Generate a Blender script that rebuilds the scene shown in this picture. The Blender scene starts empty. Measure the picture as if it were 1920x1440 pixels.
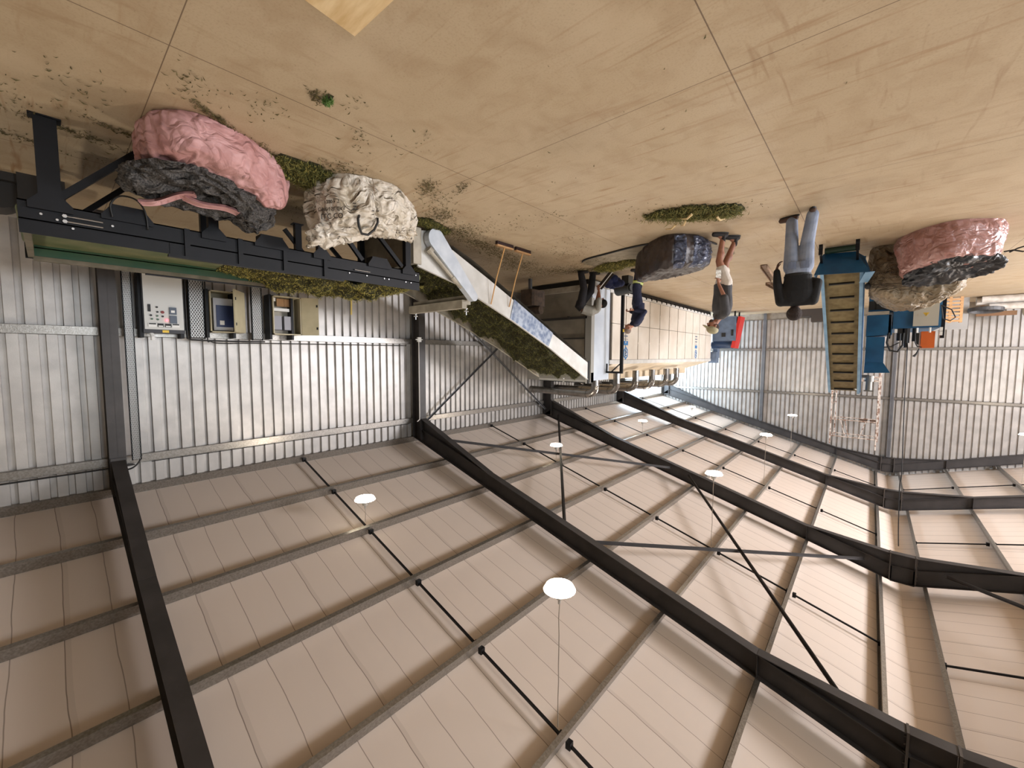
import bpy, math, random
import numpy as np
from mathutils import Vector, Matrix, noise
random.seed(7); RNG = np.random.RandomState(7)
S = bpy.context.scene
COL = S.collection

# ------------------------------------------------------------------ camera
H = 2.2                                   # the phone was held above head height, upside down
YAW, PITCH, ROLL, FPX = 0.7219, 0.0707, 0.0038, 763.7
cf = Vector((math.sin(YAW)*math.cos(PITCH), math.cos(YAW)*math.cos(PITCH), math.sin(PITCH)))
cr = Vector((math.cos(YAW), -math.sin(YAW), 0)); cu = cr.cross(cf)
r2 = cr*math.cos(ROLL)+cu*math.sin(ROLL); u2 = -cr*math.sin(ROLL)+cu*math.cos(ROLL)
cam = bpy.data.cameras.new('camera'); camo = bpy.data.objects.new('camera', cam); COL.objects.link(camo)
cam.sensor_width = 36; cam.lens = FPX*36/1920; cam.clip_start = .05; cam.clip_end = 300
M3 = Matrix(((-r2.x, -u2.x, -cf.x), (-r2.y, -u2.y, -cf.y), (-r2.z, -u2.z, -cf.z)))
camo.matrix_world = Matrix.Translation((0, 0, H)) @ M3.to_4x4()
S.camera = camo
# ------------------------------------------------------------------ colour management, sky, daylight
S.view_settings.view_transform = 'Standard'; S.view_settings.look = 'None'
S.view_settings.exposure = 0.2; S.view_settings.gamma = 1; S.view_settings.use_curve_mapping = False
W = bpy.data.worlds.new('world'); S.world = W; W.use_nodes = True
bg = W.node_tree.nodes['Background']; bg.inputs[0].default_value = (.72, .85, 1, 1); bg.inputs[1].default_value = 2.2
def area(name, loc, rot, sx, sy, power, col):
    l = bpy.data.lights.new(name, 'AREA'); l.shape = 'RECTANGLE'; l.size = sx; l.size_y = sy
    l.energy = power; l.color = col
    o = bpy.data.objects.new(name, l); COL.objects.link(o); o.location = loc; o.rotation_euler = rot
    return o
PI = math.pi
# daylight entering by the open far bay on the right-hand side and by the big doors on the left-hand side
area('daylight_right_bay', (9.95, 21.6, 2.3), (0, PI/2, 0), 4.2, 5.6, 1300, (.62, .81, 1))
area('daylight_left_door', (-11.3, 15.6, 1.6), (0, -PI/2-.45, 0), 3.0, 5.8, 3050, (.96, .95, 1))
area('daylight_left_near_door', (-11.3, 3.6, 1.6), (0, -PI/2, 0), 3.0, 5.8, 520, (.84, .92, 1))
LAMP_W = 66


# ------------------------------------------------------------------ materials
def lin(c):
    return tuple(((x/255)/12.92 if x/255 <= .04045 else ((x/255+.055)/1.055)**2.4) for x in c)
MATS = {}
def mat(name, rgb, rough=.6, metal=0., rgb2=None, scale=4., detail=4, bump=0., bscale=30., spec=.5, stretch=None, lo=.35, hi=.65, emit=None, world=False, sheen=0):
    if name in MATS: return MATS[name]
    m = bpy.data.materials.new(name); m.use_nodes = True; MATS[name] = m
    nt = m.node_tree; b = nt.nodes['Principled BSDF']
    b.inputs['Base Color'].default_value = (*lin(rgb), 1); b.inputs['Roughness'].default_value = rough
    b.inputs['Metallic'].default_value = metal; b.inputs['Specular IOR Level'].default_value = spec
    if emit:
        b.inputs['Emission Color'].default_value = (*lin(rgb), 1); b.inputs['Emission Strength'].default_value = emit
    tc = nt.nodes.new('ShaderNodeTexCoord'); vec = tc.outputs['Object']
    if stretch:
        mp = nt.nodes.new('ShaderNodeMapping'); mp.inputs['Scale'].default_value = stretch
        nt.links.new(vec, mp.inputs[0]); vec = mp.outputs[0]
    if rgb2 is not None:
        n = nt.nodes.new('ShaderNodeTexNoise'); n.inputs['Scale'].default_value = scale; n.inputs['Detail'].default_value = detail
        nt.links.new(vec, n.inputs['Vector'])
        r = nt.nodes.new('ShaderNodeMapRange'); r.inputs[1].default_value = lo; r.inputs[2].default_value = hi
        nt.links.new(n.outputs[0], r.inputs[0])
        mx = nt.nodes.new('ShaderNodeMix'); mx.data_type = 'RGBA'
        mx.inputs[6].default_value = (*lin(rgb), 1); mx.inputs[7].default_value = (*lin(rgb2), 1)
        nt.links.new(r.outputs[0], mx.inputs[0]); nt.links.new(mx.outputs[2], b.inputs['Base Color'])
    if bump:
        n = nt.nodes.new('ShaderNodeTexNoise'); n.inputs['Scale'].default_value = bscale; n.inputs['Detail'].default_value = 5
        nt.links.new(vec, n.inputs['Vector'])
        bp = nt.nodes.new('ShaderNodeBump'); bp.inputs['Strength'].default_value = bump; bp.inputs['Distance'].default_value = .02
        nt.links.new(n.outputs[0], bp.inputs['Height']); nt.links.new(bp.outputs[0], b.inputs['Normal'])
    return m
def nodes(m): return m.node_tree, m.node_tree.nodes, m.node_tree.links

galv = mat('galvanised_sheet', (186, 182, 177), .4, .35, (168, 164, 160), 3, bump=.05, bscale=60)
galvs = mat('galvanised_section', (160, 155, 148), .3, .75, (136, 131, 124), 40, bump=.08, bscale=70)
steel = mat('dark_painted_steel', (62, 58, 57), .5, 0, (50, 47, 46), 3, bump=.04)
steelg = mat('grey_painted_steel', (98, 98, 100), .5, 0, (84, 84, 86), 3)
black = mat('black_painted_steel', (15, 15, 19), .45, 0, (11, 11, 14), 6, bump=.03, spec=.25)
rubber = mat('black_rubber', (18, 18, 18), .55)
whitep = mat('white_painted_steel', (215, 214, 210), .45, 0, (198, 196, 190), 3, bump=.03)
cream = mat('cream_insulated_panel', (222, 214, 202), .5, 0, (212, 202, 188), 2)
beige = mat('beige_steel', (176, 168, 152), .5, 0, (150, 142, 126), 4)
bluep = mat('blue_painted_steel', (30, 88, 128), .42, 0, (24, 72, 108), 3, bump=.03)
lblue = mat('pale_blue_painted_steel', (120, 158, 186), .4, 0, (100, 138, 168), 4)
concrete = mat('plinth_concrete', (150, 140, 126), .9, 0, (128, 116, 102), 5, bump=.2)
chrome = mat('bright_zinc', (200, 200, 200), .25, .9)
redp = mat('red_painted_steel', (186, 38, 30), .45)
orange = mat('orange_painted_steel', (196, 92, 28), .5)
wood = mat('raw_pine', (196, 158, 112), .7, 0, (168, 126, 84), 6, stretch=(1, 1, 8))
yellow = mat('yellow_plastic', (226, 190, 60), .5)

# ------------------------------------------------------------------ mesh helper
class MB:
    def __init__(s): s.v = []; s.f = []; s.smooth = False
    def add(s, vs, fs):
        n = len(s.v); s.v += [tuple(p) for p in vs]; s.f += [tuple(i+n for i in f) for f in fs]; return s
    def hexa(s, P):
        return s.add(P, [(0,3,2,1),(4,5,6,7),(0,1,5,4),(1,2,6,5),(2,3,7,6),(3,0,4,7)])
    def box(s, x0, y0, z0, x1, y1, z1):
        x0,x1=sorted((x0,x1)); y0,y1=sorted((y0,y1)); z0,z1=sorted((z0,z1))
        return s.hexa([(x0,y0,z0),(x1,y0,z0),(x1,y1,z0),(x0,y1,z0),(x0,y0,z1),(x1,y0,z1),(x1,y1,z1),(x0,y1,z1)])
    def bar(s, p, q, w, h, up=(0,0,1)):
        p=Vector(p); q=Vector(q); d=(q-p).normalized(); up=Vector(up)
        a=d.cross(up)
        if a.length<1e-4: a=d.cross(Vector((1,0,0)))
        a.normalize(); b=a.cross(d).normalized(); a=a*w/2; b=b*h/2
        return s.hexa([p-a-b,p+a-b,p+a+b,p-a+b,q-a-b,q+a-b,q+a+b,q-a+b])
    def prism(s, pts, ax, a, b):
        """polygon pts (2-D) in the plane normal to axis ax, extruded from a to b"""
        n=len(pts)
        def P(u,v,w): return (w,u,v) if ax=='X' else ((u,w,v) if ax=='Y' else (u,v,w))
        vs=[P(u,v,a) for u,v in pts]+[P(u,v,b) for u,v in pts]
        return s.add(vs,[tuple(range(n))[::-1],tuple(range(n,2*n))]+[(i,(i+1)%n,(i+1)%n+n,i+n) for i in range(n)])
    def cyl(s, p, q, r, r2=None, n=16, cap=True):
        r2=r if r2 is None else r2
        p=Vector(p); q=Vector(q); d=(q-p).normalized()
        a=d.cross(Vector((0,0,1)))
        if a.length<1e-3: a=Vector((1,0,0))
        a.normalize(); b=d.cross(a)
        vs=[p+(a*math.cos(2*PI*i/n)+b*math.sin(2*PI*i/n))*r for i in range(n)]+[q+(a*math.cos(2*PI*i/n)+b*math.sin(2*PI*i/n))*r2 for i in range(n)]
        fs=[(i,(i+1)%n,(i+1)%n+n,i+n) for i in range(n)]
        if cap: fs+=[tuple(range(n))[::-1],tuple(range(n,2*n))]
        return s.add(vs,fs)
    def tube(s, pts, r, n=8, rs=None):
        pts=[Vector(p) for p in pts]; m=len(pts); vs=[]; fs=[]
        prev=None
        for i,p in enumerate(pts):
            t=(pts[min(i+1,m-1)]-pts[max(i-1,0)]).normalized()
            if prev is None:
                a=t.cross(Vector((0,0,1)))
                if a.length<1e-2: a=t.cross(Vector((1,0,0)))
            else: a=prev-t*prev.dot(t)
            a.normalize(); prev=a; b=t.cross(a); rr=rs[i] if rs else r
            vs+=[p+(a*math.cos(2*PI*k/n)+b*math.sin(2*PI*k/n))*rr for k in range(n)]
        for i in range(m-1):
            for k in range(n):
                fs.append((i*n+k,i*n+(k+1)%n,(i+1)*n+(k+1)%n,(i+1)*n+k))
        fs+=[tuple(range(n))[::-1],tuple(range((m-1)*n,m*n))]
        return s.add(vs,fs)
    def ball(s, c, rx, ry=None, rz=None, n=12, R=None):
        ry=rx if ry is None else ry; rz=rx if rz is None else rz; c=Vector(c); vs=[]; fs=[]; m=n//2+1
        for i in range(m):
            th=PI*i/(m-1)
            for k in range(n):
                p=Vector((rx*math.sin(th)*math.cos(2*PI*k/n),ry*math.sin(th)*math.sin(2*PI*k/n),rz*math.cos(th)))
                if R is not None: p=R@p
                vs.append(c+p)
        for i in range(m-1):
            for k in range(n):
                fs.append((i*n+k,(i+1)*n+k,(i+1)*n+(k+1)%n,i*n+(k+1)%n))
        return s.add(vs,fs)
    def isec(s, p, q, d, w, up, tf=.012, tw=.008):
        """I-section: depth d along up, flange width w across"""
        p=Vector(p); q=Vector(q); up=Vector(up).normalized()
        s.bar(p,q,tw,d,up); o=up*(d/2-tf/2); s.bar(p+o,q+o,w,tf,up); s.bar(p-o,q-o,w,tf,up); return s
    def grid(s, P, closed=False, flip=False):
        """P: rows of points"""
        m=len(P); n=len(P[0]); vs=[p for row in P for p in row]; fs=[]
        for i in range(m-1):
            for k in range(n if closed else n-1):
                f=(i*n+k,i*n+(k+1)%n,(i+1)*n+(k+1)%n,(i+1)*n+k); fs.append(f[::-1] if flip else f)
        return s.add(vs,fs)

ORG = {}
def _mesh(name, mb, m, org, smooth=None):
    me=bpy.data.meshes.new(name); o=Vector(org)
    me.from_pydata([(p[0]-o.x,p[1]-o.y,p[2]-o.z) for p in mb.v],[],mb.f)
    me.materials.append(m)
    sm = mb.smooth if smooth is None else smooth
    if sm: me.polygons.foreach_set('use_smooth',[True]*len(me.polygons))
    me.update(); return me
def _link(o, org, label=None, cat=None, group=None, kind=None, parent=None):
    COL.objects.link(o); ORG[o.name]=Vector(org)
    if parent is not None: o.parent=parent
    if label: o['label']=label
    if cat: o['category']=cat
    if group: o['group']=group
    if kind: o['kind']=kind
    return o
def thing(name, label, cat, loc=(0,0,0), group=None, kind=None):
    o=bpy.data.objects.new(name,None); o.empty_display_size=.1; o.location=loc
    return _link(o,loc,label,cat,group,kind)
def part(name, mb, m, parent, label=None, smooth=None, kind=None):
    org=ORG[parent.name]; o=bpy.data.objects.new(name,_mesh(name,mb,m,org,smooth))
    return _link(o,org,label,parent=parent,kind=kind)
def single(name, mb, m, label=None, cat=None, group=None, kind=None, smooth=None):
    a=np.array([tuple(p) for p in mb.v]); lo=a.min(0); hi=a.max(0); org=((lo[0]+hi[0])/2,(lo[1]+hi[1])/2,lo[2])
    o=bpy.data.objects.new(name,_mesh(name,mb,m,org,smooth)); o.location=org
    return _link(o,org,label,cat,group,kind)
def struct(name, mb, m, smooth=None, origin0=False):
    if origin0:
        o=bpy.data.objects.new(name,_mesh(name,mb,m,(0,0,0),smooth)); return _link(o,(0,0,0),kind='structure')
    return single(name,mb,m,kind='structure',smooth=smooth)
def smoothmesh(o, ang=40):
    me=o.data; me.polygons.foreach_set('use_smooth',[True]*len(me.polygons))
    try: me.set_sharp_from_angle(angle=math.radians(ang))
    except Exception: pass
    return o
def text(name, body, size, loc, xdir, updir, m, parent, depth=.0015):
    c=bpy.data.curves.new(name,'FONT'); c.body=body; c.size=size; c.extrude=depth; c.align_x='CENTER'; c.align_y='CENTER'
    t=bpy.data.objects.new(name+'_tmp',c); COL.objects.link(t)
    dg=bpy.context.evaluated_depsgraph_get(); me=bpy.data.meshes.new_from_object(t.evaluated_get(dg))
    bpy.data.objects.remove(t); bpy.data.curves.remove(c)
    me.materials.clear(); me.materials.append(m); me.name=name
    x=Vector(xdir).normalized(); u=Vector(updir).normalized(); n=x.cross(u); org=ORG[parent.name]; L=Vector(loc)
    for v in me.vertices: v.co=L+x*v.co.x+u*v.co.y+n*v.co.z-org
    o=bpy.data.objects.new(name,me); return _link(o,org,parent=parent)
def fbm(p, s, o=4, seed=0): return noise.fractal(Vector(p)*s+Vector((seed*7.3,seed*3.1,seed*1.7)),.6,2,o)

# ================================================================== BUILDING
XR, ZE, TAN, XE, PD = -.768, 4.451, .2877, 9.4435, 1.4078
XLW, XRW, YB, YF = -10.97, 9.47, -11.3, 24.72
FY = [.66+5.98*k for k in range(-2, 5)]
def Zp(x): return ZE+(XE-x)*TAN if x > XR else ZE+(XE-(2*XR-x))*TAN
ang = math.atan(TAN)

# floor
def floor_mat():
    m = mat('dusty_concrete_floor', (176,160,138), .62, 0); nt, N, L = nodes(m); b = N['Principled BSDF']
    tc = N.new('ShaderNodeTexCoord'); sep = N.new('ShaderNodeSeparateXYZ'); L.new(tc.outputs['Object'], sep.inputs[0])
    def noisen(scale, detail, stretch=None, rot=0, dist=0):
        n = N.new('ShaderNodeTexNoise'); n.inputs['Scale'].default_value = scale; n.inputs['Detail'].default_value = detail; n.inputs['Distortion'].default_value = dist
        mp = N.new('ShaderNodeMapping'); L.new(tc.outputs['Object'], mp.inputs[0])
        if stretch: mp.inputs['Scale'].default_value = stretch
        mp.inputs['Rotation'].default_value = (0,0,rot); L.new(mp.outputs[0], n.inputs['Vector']); return n.outputs[0]
    def mr(s, a, b_, c=0, d=1):
        r = N.new('ShaderNodeMapRange'); r.inputs[1].default_value=a; r.inputs[2].default_value=b_; r.inputs[3].default_value=c; r.inputs[4].default_value=d; L.new(s, r.inputs[0]); return r.outputs[0]
    def mix(f, a, c):
        x = N.new('ShaderNodeMix'); x.data_type='RGBA'; L.new(f, x.inputs[0])
        for s,i in ((a,6),(c,7)):
            if isinstance(s, tuple): x.inputs[i].default_value=(*lin(s),1)
            else: L.new(s, x.inputs[i])
        return x.outputs[2]
    def ma(op, a, c=None):
        x = N.new('ShaderNodeMath'); x.operation=op
        for s,i in ((a,0),(c,1)):
            if s is None: continue
            if isinstance(s,(int,float)): x.inputs[i].default_value=s
            else: L.new(s, x.inputs[i])
        return x.outputs[0]
    col = mix(mr(noisen(.35,5),.3,.7), (186,168,140), (176,156,126))
    col = mix(mr(noisen(2.9,12,dist=.8),.45,.8,0,.55), col, (156,130,98))
    col = mix(mr(noisen(60,4),.5,.75,0,.3), col, (140,116,88))
    # swept dust: long brown brush strokes
    st = ma('MULTIPLY', mr(noisen(1.2,9,(.8,9,1),.55,1.0),.57,.70), mr(noisen(.22,3),.42,.62))
    col = mix(ma('MULTIPLY', st, .85), col, (146,110,72))
    st2 = ma('MULTIPLY', mr(noisen(1.6,9,(7,.8,1),.25,.8),.58,.74), mr(noisen(.3,2,None,1),.45,.6))
    col = mix(ma('MULTIPLY', st2, .6), col, (146,116,84))
    col = mix(mr(noisen(26,3),.66,.78,0,.35), col, (120,98,74))
    # pale worn patches
    col = mix(mr(noisen(.8,4,None,2),.58,.75,0,.5), col, (200,182,154))
    # sawn joints on a 2.945 x 2.91 m grid
    def joint(s, off, per, w):
        a = ma('ABSOLUTE', ma('SUBTRACT', ma('FRACT', ma('ADD', ma('DIVIDE', ma('SUBTRACT', s, off), per), 100.5)), .5))
        return ma('LESS_THAN', a, w/per)
    jx = joint(sep.outputs[0], .932, 2.945, .0045); jy = joint(sep.outputs[1], .682, 2.91, .0035)
    j = ma('MAXIMUM', jx, jy)
    col = mix(ma('MULTIPLY', j, .8), col, (84,62,42))
    L.new(col, b.inputs['Base Color'])
    bp = N.new('ShaderNodeBump'); bp.inputs['Strength'].default_value=.12; bp.inputs['Distance'].default_value=.01
    L.new(noisen(9,8), bp.inputs['Height']); L.new(bp.outputs[0], b.inputs['Normal'])
    L.new(mr(noisen(1.5,4),.3,.7,.5,.75), b.inputs['Roughness'])
    return m
floorm = floor_mat()
mb = MB(); mb.box(XLW-.1, YB-.1, -.2, XRW+.1, YF+.1, 0); struct('floor', mb, floorm, origin0=True)
mb = MB(); mb.box(XLW-60, YB-40, -.26, XRW+60, YF+60, -.2); o = single('yard_ground', mb, mat('yard_sand', (186,166,136), .95, 0, (164,144,114), .5), kind='structure')
# two faint tyre tracks pressed in the dust
for i,(p,q) in enumerate((((-.62,1.35),(-.48,3.3)), ((-1.5,1.75),(-1.32,3.9)))):
    mb = MB(); d = (Vector(q)-Vector(p)); n = int(d.length/.035); t = d.normalized(); s_ = Vector((t.y,-t.x))
    for k in range(n):
        if random.random() < .25: continue
        c = Vector(p)+t*(k*.035)
        for sx in (-.07, .035):
            a = c+s_*(sx+random.uniform(-.008,.008)); L_ = random.uniform(.04,.06)
            mb.add([(a.x,a.y,.0012),(a.x+s_.x*L_,a.y+s_.y*L_,.0012),(a.x+s_.x*L_+t.x*.011,a.y+s_.y*L_+t.y*.011,.0012),(a.x+t.x*.011,a.y+t.y*.011,.0012)],[(0,1,2,3)])
    single('tyre_track', mb, mat('dust_print', (164,138,106), .8), ['faint tyre tread print in the dust of the floor, the one nearer the pink bulk bags','faint tyre tread print in the dust of the floor, nearest the edge of the photo'][i], 'tyre track', kind='stuff')

# ceiling lining
def lining_mat():
    m = mat('insulation_lining', (208,194,182), .55); nt, N, L = nodes(m); b = N['Principled BSDF']; b.inputs['Specular IOR Level'].default_value=.08
    tc = N.new('ShaderNodeTexCoord'); sep = N.new('ShaderNodeSeparateXYZ'); L.new(tc.outputs['Object'], sep.inputs[0])
    n = N.new('ShaderNodeTexNoise'); n.inputs['Scale'].default_value=.9; n.inputs['Detail'].default_value=3; L.new(tc.outputs['Object'], n.inputs['Vector'])
    def ma(op, a, c=None, d=None):
        x = N.new('ShaderNodeMath'); x.operation=op
        for s,i in ((a,0),(c,1),(d,2)):
            if s is None: continue
            if isinstance(s,(int,float)): x.inputs[i].default_value=s
            else: L.new(s, x.inputs[i])
        return x.outputs[0]
    y = ma('ADD', sep.outputs[1], ma('MULTIPLY', n.outputs[0], .09))
    def seam(per, w):
        fr = ma('FRACT', ma('ADD', ma('DIVIDE', y, per), 50.0)); return ma('LESS_THAN', fr, w/per), fr
    s1, f1 = seam(.395, .009); s2, f2 = seam(1.185, .055)
    mx = N.new('ShaderNodeMix'); mx.data_type='RGBA'; mx.inputs[6].default_value=(*lin((208,194,182)),1); mx.inputs[7].default_value=(*lin((132,118,108)),1)
    L.new(ma('ADD', ma('MULTIPLY', s1, .75), ma('MULTIPLY', s2, .14)), mx.inputs[0]); L.new(mx.outputs[2], b.inputs['Base Color'])
    h = ma('ADD', ma('MULTIPLY', ma('ABSOLUTE', ma('SUBTRACT', f1, .5)), -.25), ma('MULTIPLY', n.outputs[0], .8))
    bp = N.new('ShaderNodeBump'); bp.inputs['Strength'].default_value=.25; bp.inputs['Distance'].default_value=.05
    L.new(h, bp.inputs['Height']); L.new(bp.outputs[0], b.inputs['Normal'])
    return m
lining = lining_mat()
mb = MB(); T = .17
for a,b_ in ((XRW+.25, XR),(XR, XLW-.25)):
    mb.hexa([(a,YB,Zp(a)+T),(b_,YB,Zp(b_)+T),(b_,YF,Zp(b_)+T),(a,YF,Zp(a)+T),(a,YB,Zp(a)+T+.05),(b_,YB,Zp(b_)+T+.05),(b_,YF,Zp(b_)+T+.05),(a,YF,Zp(a)+T+.05)])
struct('ceiling', mb, lining, origin0=True)

# ribbed sheeting
def ribs(a, b_, per=.195):
    """profile (s, depth) along a wall; ribs are pressed outwards"""
    out = []; s = a
    while s < b_:
        for ds, d in ((0,0),(.095,0),(.104,.052),(.168,.052),(.177,0)):
            if s+ds <= b_: out.append((s+ds, d))
        s += per
    out.append((b_, 0)); return out
def sheet(mb, pr, fn, z0, z1):
    lo = [fn(s,d,z0) for s,d in pr]; hi = [fn(s,d,z1(s) if callable(z1) else z1) for s,d in pr]
    mb.grid([lo,hi])
mb = MB()
ZT = Zp(XRW)+T+.02
sheet(mb, ribs(YB, 18.72), lambda s,d,z: (XRW+d, s, z), .22, ZT)
mb.box(XRW, 24.42, .22, XRW+.04, YF, ZT)
mb.box(XRW-.02, YB, 0, XRW+.14, 18.72, .22)
struct('wall_right', mb, galv, origin0=True)
mb = MB(); pr = ribs(XLW, XRW)
sheet(mb, pr, lambda s,d,z: (s, YF+d, z), .33, lambda s: Zp(s)+T+.03)
struct('wall_front', mb, galv, origin0=True)
mb = MB(); mb.box(XLW, YF-.10, 0, XRW, YF+.12, .31); struct('baseboard_front', mb, concrete)
mb = MB(); mb.box(XLW, YF-.12, .31, XRW, YF+.05, .345); struct('trim_1', mb, galvs)
mb = MB()
for a,b_,z0 in ((YB,.7,0),(.7,6.6,4.3),(6.6,12.66,0),(12.66,18.6,4.3),(18.6,YF,0)):
    sheet(mb, ribs(a,b_), lambda s,d,z: (XLW-d, s, z), z0, ZT)
struct('wall_left', mb, galv, origin0=True)
mb = MB(); sheet(mb, ribs(XLW,XRW), lambda s,d,z: (s, YB-d, z), 0, lambda s: Zp(s)+T+.03); struct('wall_back', mb, galv, origin0=True)

# girts
gnames = {1.84:'lower', 4.0:'upper'}
mb = None
for z in (1.84, 4.0):
    mb = MB(); x = XRW-.045
    for a,b_ in ((YB, 18.68),):
        mb.box(x-.035,a,z-.07,x-.03,b_,z+.07); mb.box(x-.035,a,z+.065,XRW,b_,z+.07); mb.box(x-.035,a,z-.07,XRW,b_,z-.065)
    single('wall_girt', mb, galvs, f'galvanised {gnames[z]} girt along the right-hand ribbed wall'+(' just under the electrical cabinet tops' if z<2 else ', below the eave'), 'girt')
for z in (1.86, 4.05):
    mb = MB(); mb.box(XLW,YF-.10,z-.06,XRW,YF-.092,z+.06); mb.box(XLW,YF-.1,z+.052,XRW,YF,z+.06); mb.box(XLW,YF-.1,z-.06,XRW,YF,z-.052)
    single('wall_girt', mb, galvs, 'galvanised '+('lower girt across the far gable wall behind the blue machines' if z<2 else 'upper girt across the far gable wall, behind the scaffold'), 'girt')

# gable posts
for i,x in enumerate((4.22, -.77, -5.75)):
    mb = MB(); mb.isec((x,YF-.09,0),(x,YF-.09,min(6.68,Zp(x)-.36)),.16,.13,(0,1,0))
    single('gable_post', mb, steelg, ['grey steel post on the far gable wall behind the man in the black shirt','grey steel post on the far gable wall behind the blue baler and orange box','grey steel post on the far gable wall beyond the coiled hoses'][i], 'post')

# portal frames
FL = {-2:'two bays behind the camera',-1:'one bay behind the camera',0:'its column beside the grey control cabinet',1:'its column behind the beam across the hay conveyor',2:'meeting the wall where the exhaust pipes end',3:'rising from behind the exhaust elbows',4:'standing against the far gable wall'}
def bolt_row(mb, x, y, zs, sx):
    for z in zs:
        for dy in (-.05,.05): mb.cyl((x,y+dy,z),(x+sx*.02,y+dy,z),.013,n=6)
boltp = mat('apex_plate_steel', (74,68,64), .45)
for k,y in enumerate(FY):
    kk = k-2
    t = thing('portal_frame', 'dark portal frame, '+FL[kk], 'portal frame', (XR,y,0), 'portal frames of the hall')
    m_ = steel
    for sgn in (1,-1):
        X = lambda x: x if sgn>0 else 2*XR-x
        c = MB(); c.isec((X(9.23),y,0),(X(9.23),y,4.46),.34,.2,(1,0,0)); c.box(X(9.0),y-.14,0,X(9.46),y+.14,.02); part('column', c, m_, t)
        r = MB(); dz = lambda x,o: Zp(x)-o
        xa, xb = 9.05, XR+.18
        # flanges and web of the rafter
        r.bar((X(9.4),y,dz(9.4,.006)),(X(xb),y,dz(xb,.006)),.17,.012,(0,0,1))
        r.bar((X(xa),y,dz(xa,.355)),(X(xb),y,dz(xb,.355)),.17,.012,(0,0,1))
        r.prism([(X(9.4),dz(9.4,0)),(X(xb),dz(xb,0)),(X(xb),dz(xb,.355)),(X(xa),dz(xa,.355))],'Y',y-.004,y+.004)
        r.box(X(1.035),y-.08,dz(1.035,.35),X(1.025),y+.08,dz(1.025,.01))
        part('rafter', r, m_, t)
        h = MB(); h.prism([(X(9.06),3.92),(X(6.5),dz(6.5,.36)),(X(9.06),dz(9.06,.36))],'Y',y-.005,y+.005); h.bar((X(9.06),y,3.92),(X(6.5),y,dz(6.5,.36)),.17,.012)
        part('eave_haunch', h, m_, t)
        h = MB(); h.prism([(X(1.03),dz(1.03,.36)),(X(-.55),6.70),(X(-.55),dz(-.55,.36))],'Y',y-.005,y+.005); h.bar((X(1.03),y,dz(1.03,.36)),(X(-.55),y,6.70),.17,.012)
        part('apex_haunch', h, m_, t)
        e = MB(); e.box(X(9.06),y-.09,3.88,X(9.035),y+.09,4.5); bolt_row(e,X(9.035),y,(3.97,4.06,4.15,4.3,4.4,4.47),-sgn); part('end_plate', e, m_, t)
        e = MB(); e.box(X(-.54),y-.09,6.68,X(-.565),y+.09,7.32); bolt_row(e,X(-.54),y,(6.76,6.86,6.96,7.1,7.2),sgn); part('apex_plate', e, boltp, t)
    r = MB(); r.box(XR-.2,y-.004,6.70,XR+.2,y+.004,7.33); r.box(XR-.2,y-.085,6.69,XR+.2,y+.085,6.702); r.box(XR-.2,y-.085,7.33,XR+.2,y+.085,7.342); r.box(XR-.2,y-.06,6.98,XR+.2,y+.06,6.99)
    part('ridge_piece', r, m_, t)

# purlins
ordn = ['eave','first','second','third','fourth','fifth','sixth']
for side in (1,-1):
    for i in range(8):
        x = XE-i*PD; a = Vector((x if side>0 else 2*XR-x, YB, Zp(x)+.085)); b_ = a.copy(); b_.y = YF-.02
        up = Vector((math.sin(ang)*side,0,math.cos(ang))); al = Vector((math.cos(ang)*side,0,-math.sin(ang)))
        mb = MB(); mb.bar(a,b_,.003,.15,up)
        for s in (-1,1):
            mb.bar(a+up*.074*s+al*.03,b_+up*.074*s+al*.03,.06,.003,up); mb.bar(a+up*.065*s+al*.06,b_+up*.065*s+al*.06,.003,.018,up)
        nm = 'eave purlin' if i==0 else ('ridge purlin' if i==7 else f'purlin, {ordn[i]} above the eave purlin')
        single('roof_purlin', mb, galvs, f'{nm}, roof slope '+('over the hay conveyors' if side>0 else 'on the far side of the ridge'), 'purlin', 'roof purlins')
# bridging bars, mid bay
BAY = {-2:'in the bay behind the camera, far back',-1:'in the bay just behind the camera',0:'in the nearest bay, over the electrical cabinets',1:'in the cross-braced bay over the sloping hay conveyor',2:'in the bay over the dryer pipes',3:'in the last bay before the gable wall'}
for kk in range(-1,4):
    y = FY[kk+2]+2.99
    for side in (1,-1):
        t = thing('bridging_line','bridging bars '+BAY[kk]+(', conveyor side' if side>0 else ', beyond the ridge'),'bridging bar',(XR+side*5,y,0),'purlin bridging')
        for i in range(7):
            xa=XE-i*PD-.07; xb=XE-(i+1)*PD+.04; X=(lambda x: x) if side>0 else (lambda x: 2*XR-x)
            m_=MB(); m_.bar((X(xa),y,Zp(xa)+.07),(X(xb),y,Zp(xb)+.07),.028,.028)
            for x in (xa,xb): m_.box(X(x)-.03,y-.035,Zp(x)+.03,X(x)+.03,y+.035,Zp(x)+.11)
            part('bar',m_,black,t)
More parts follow.
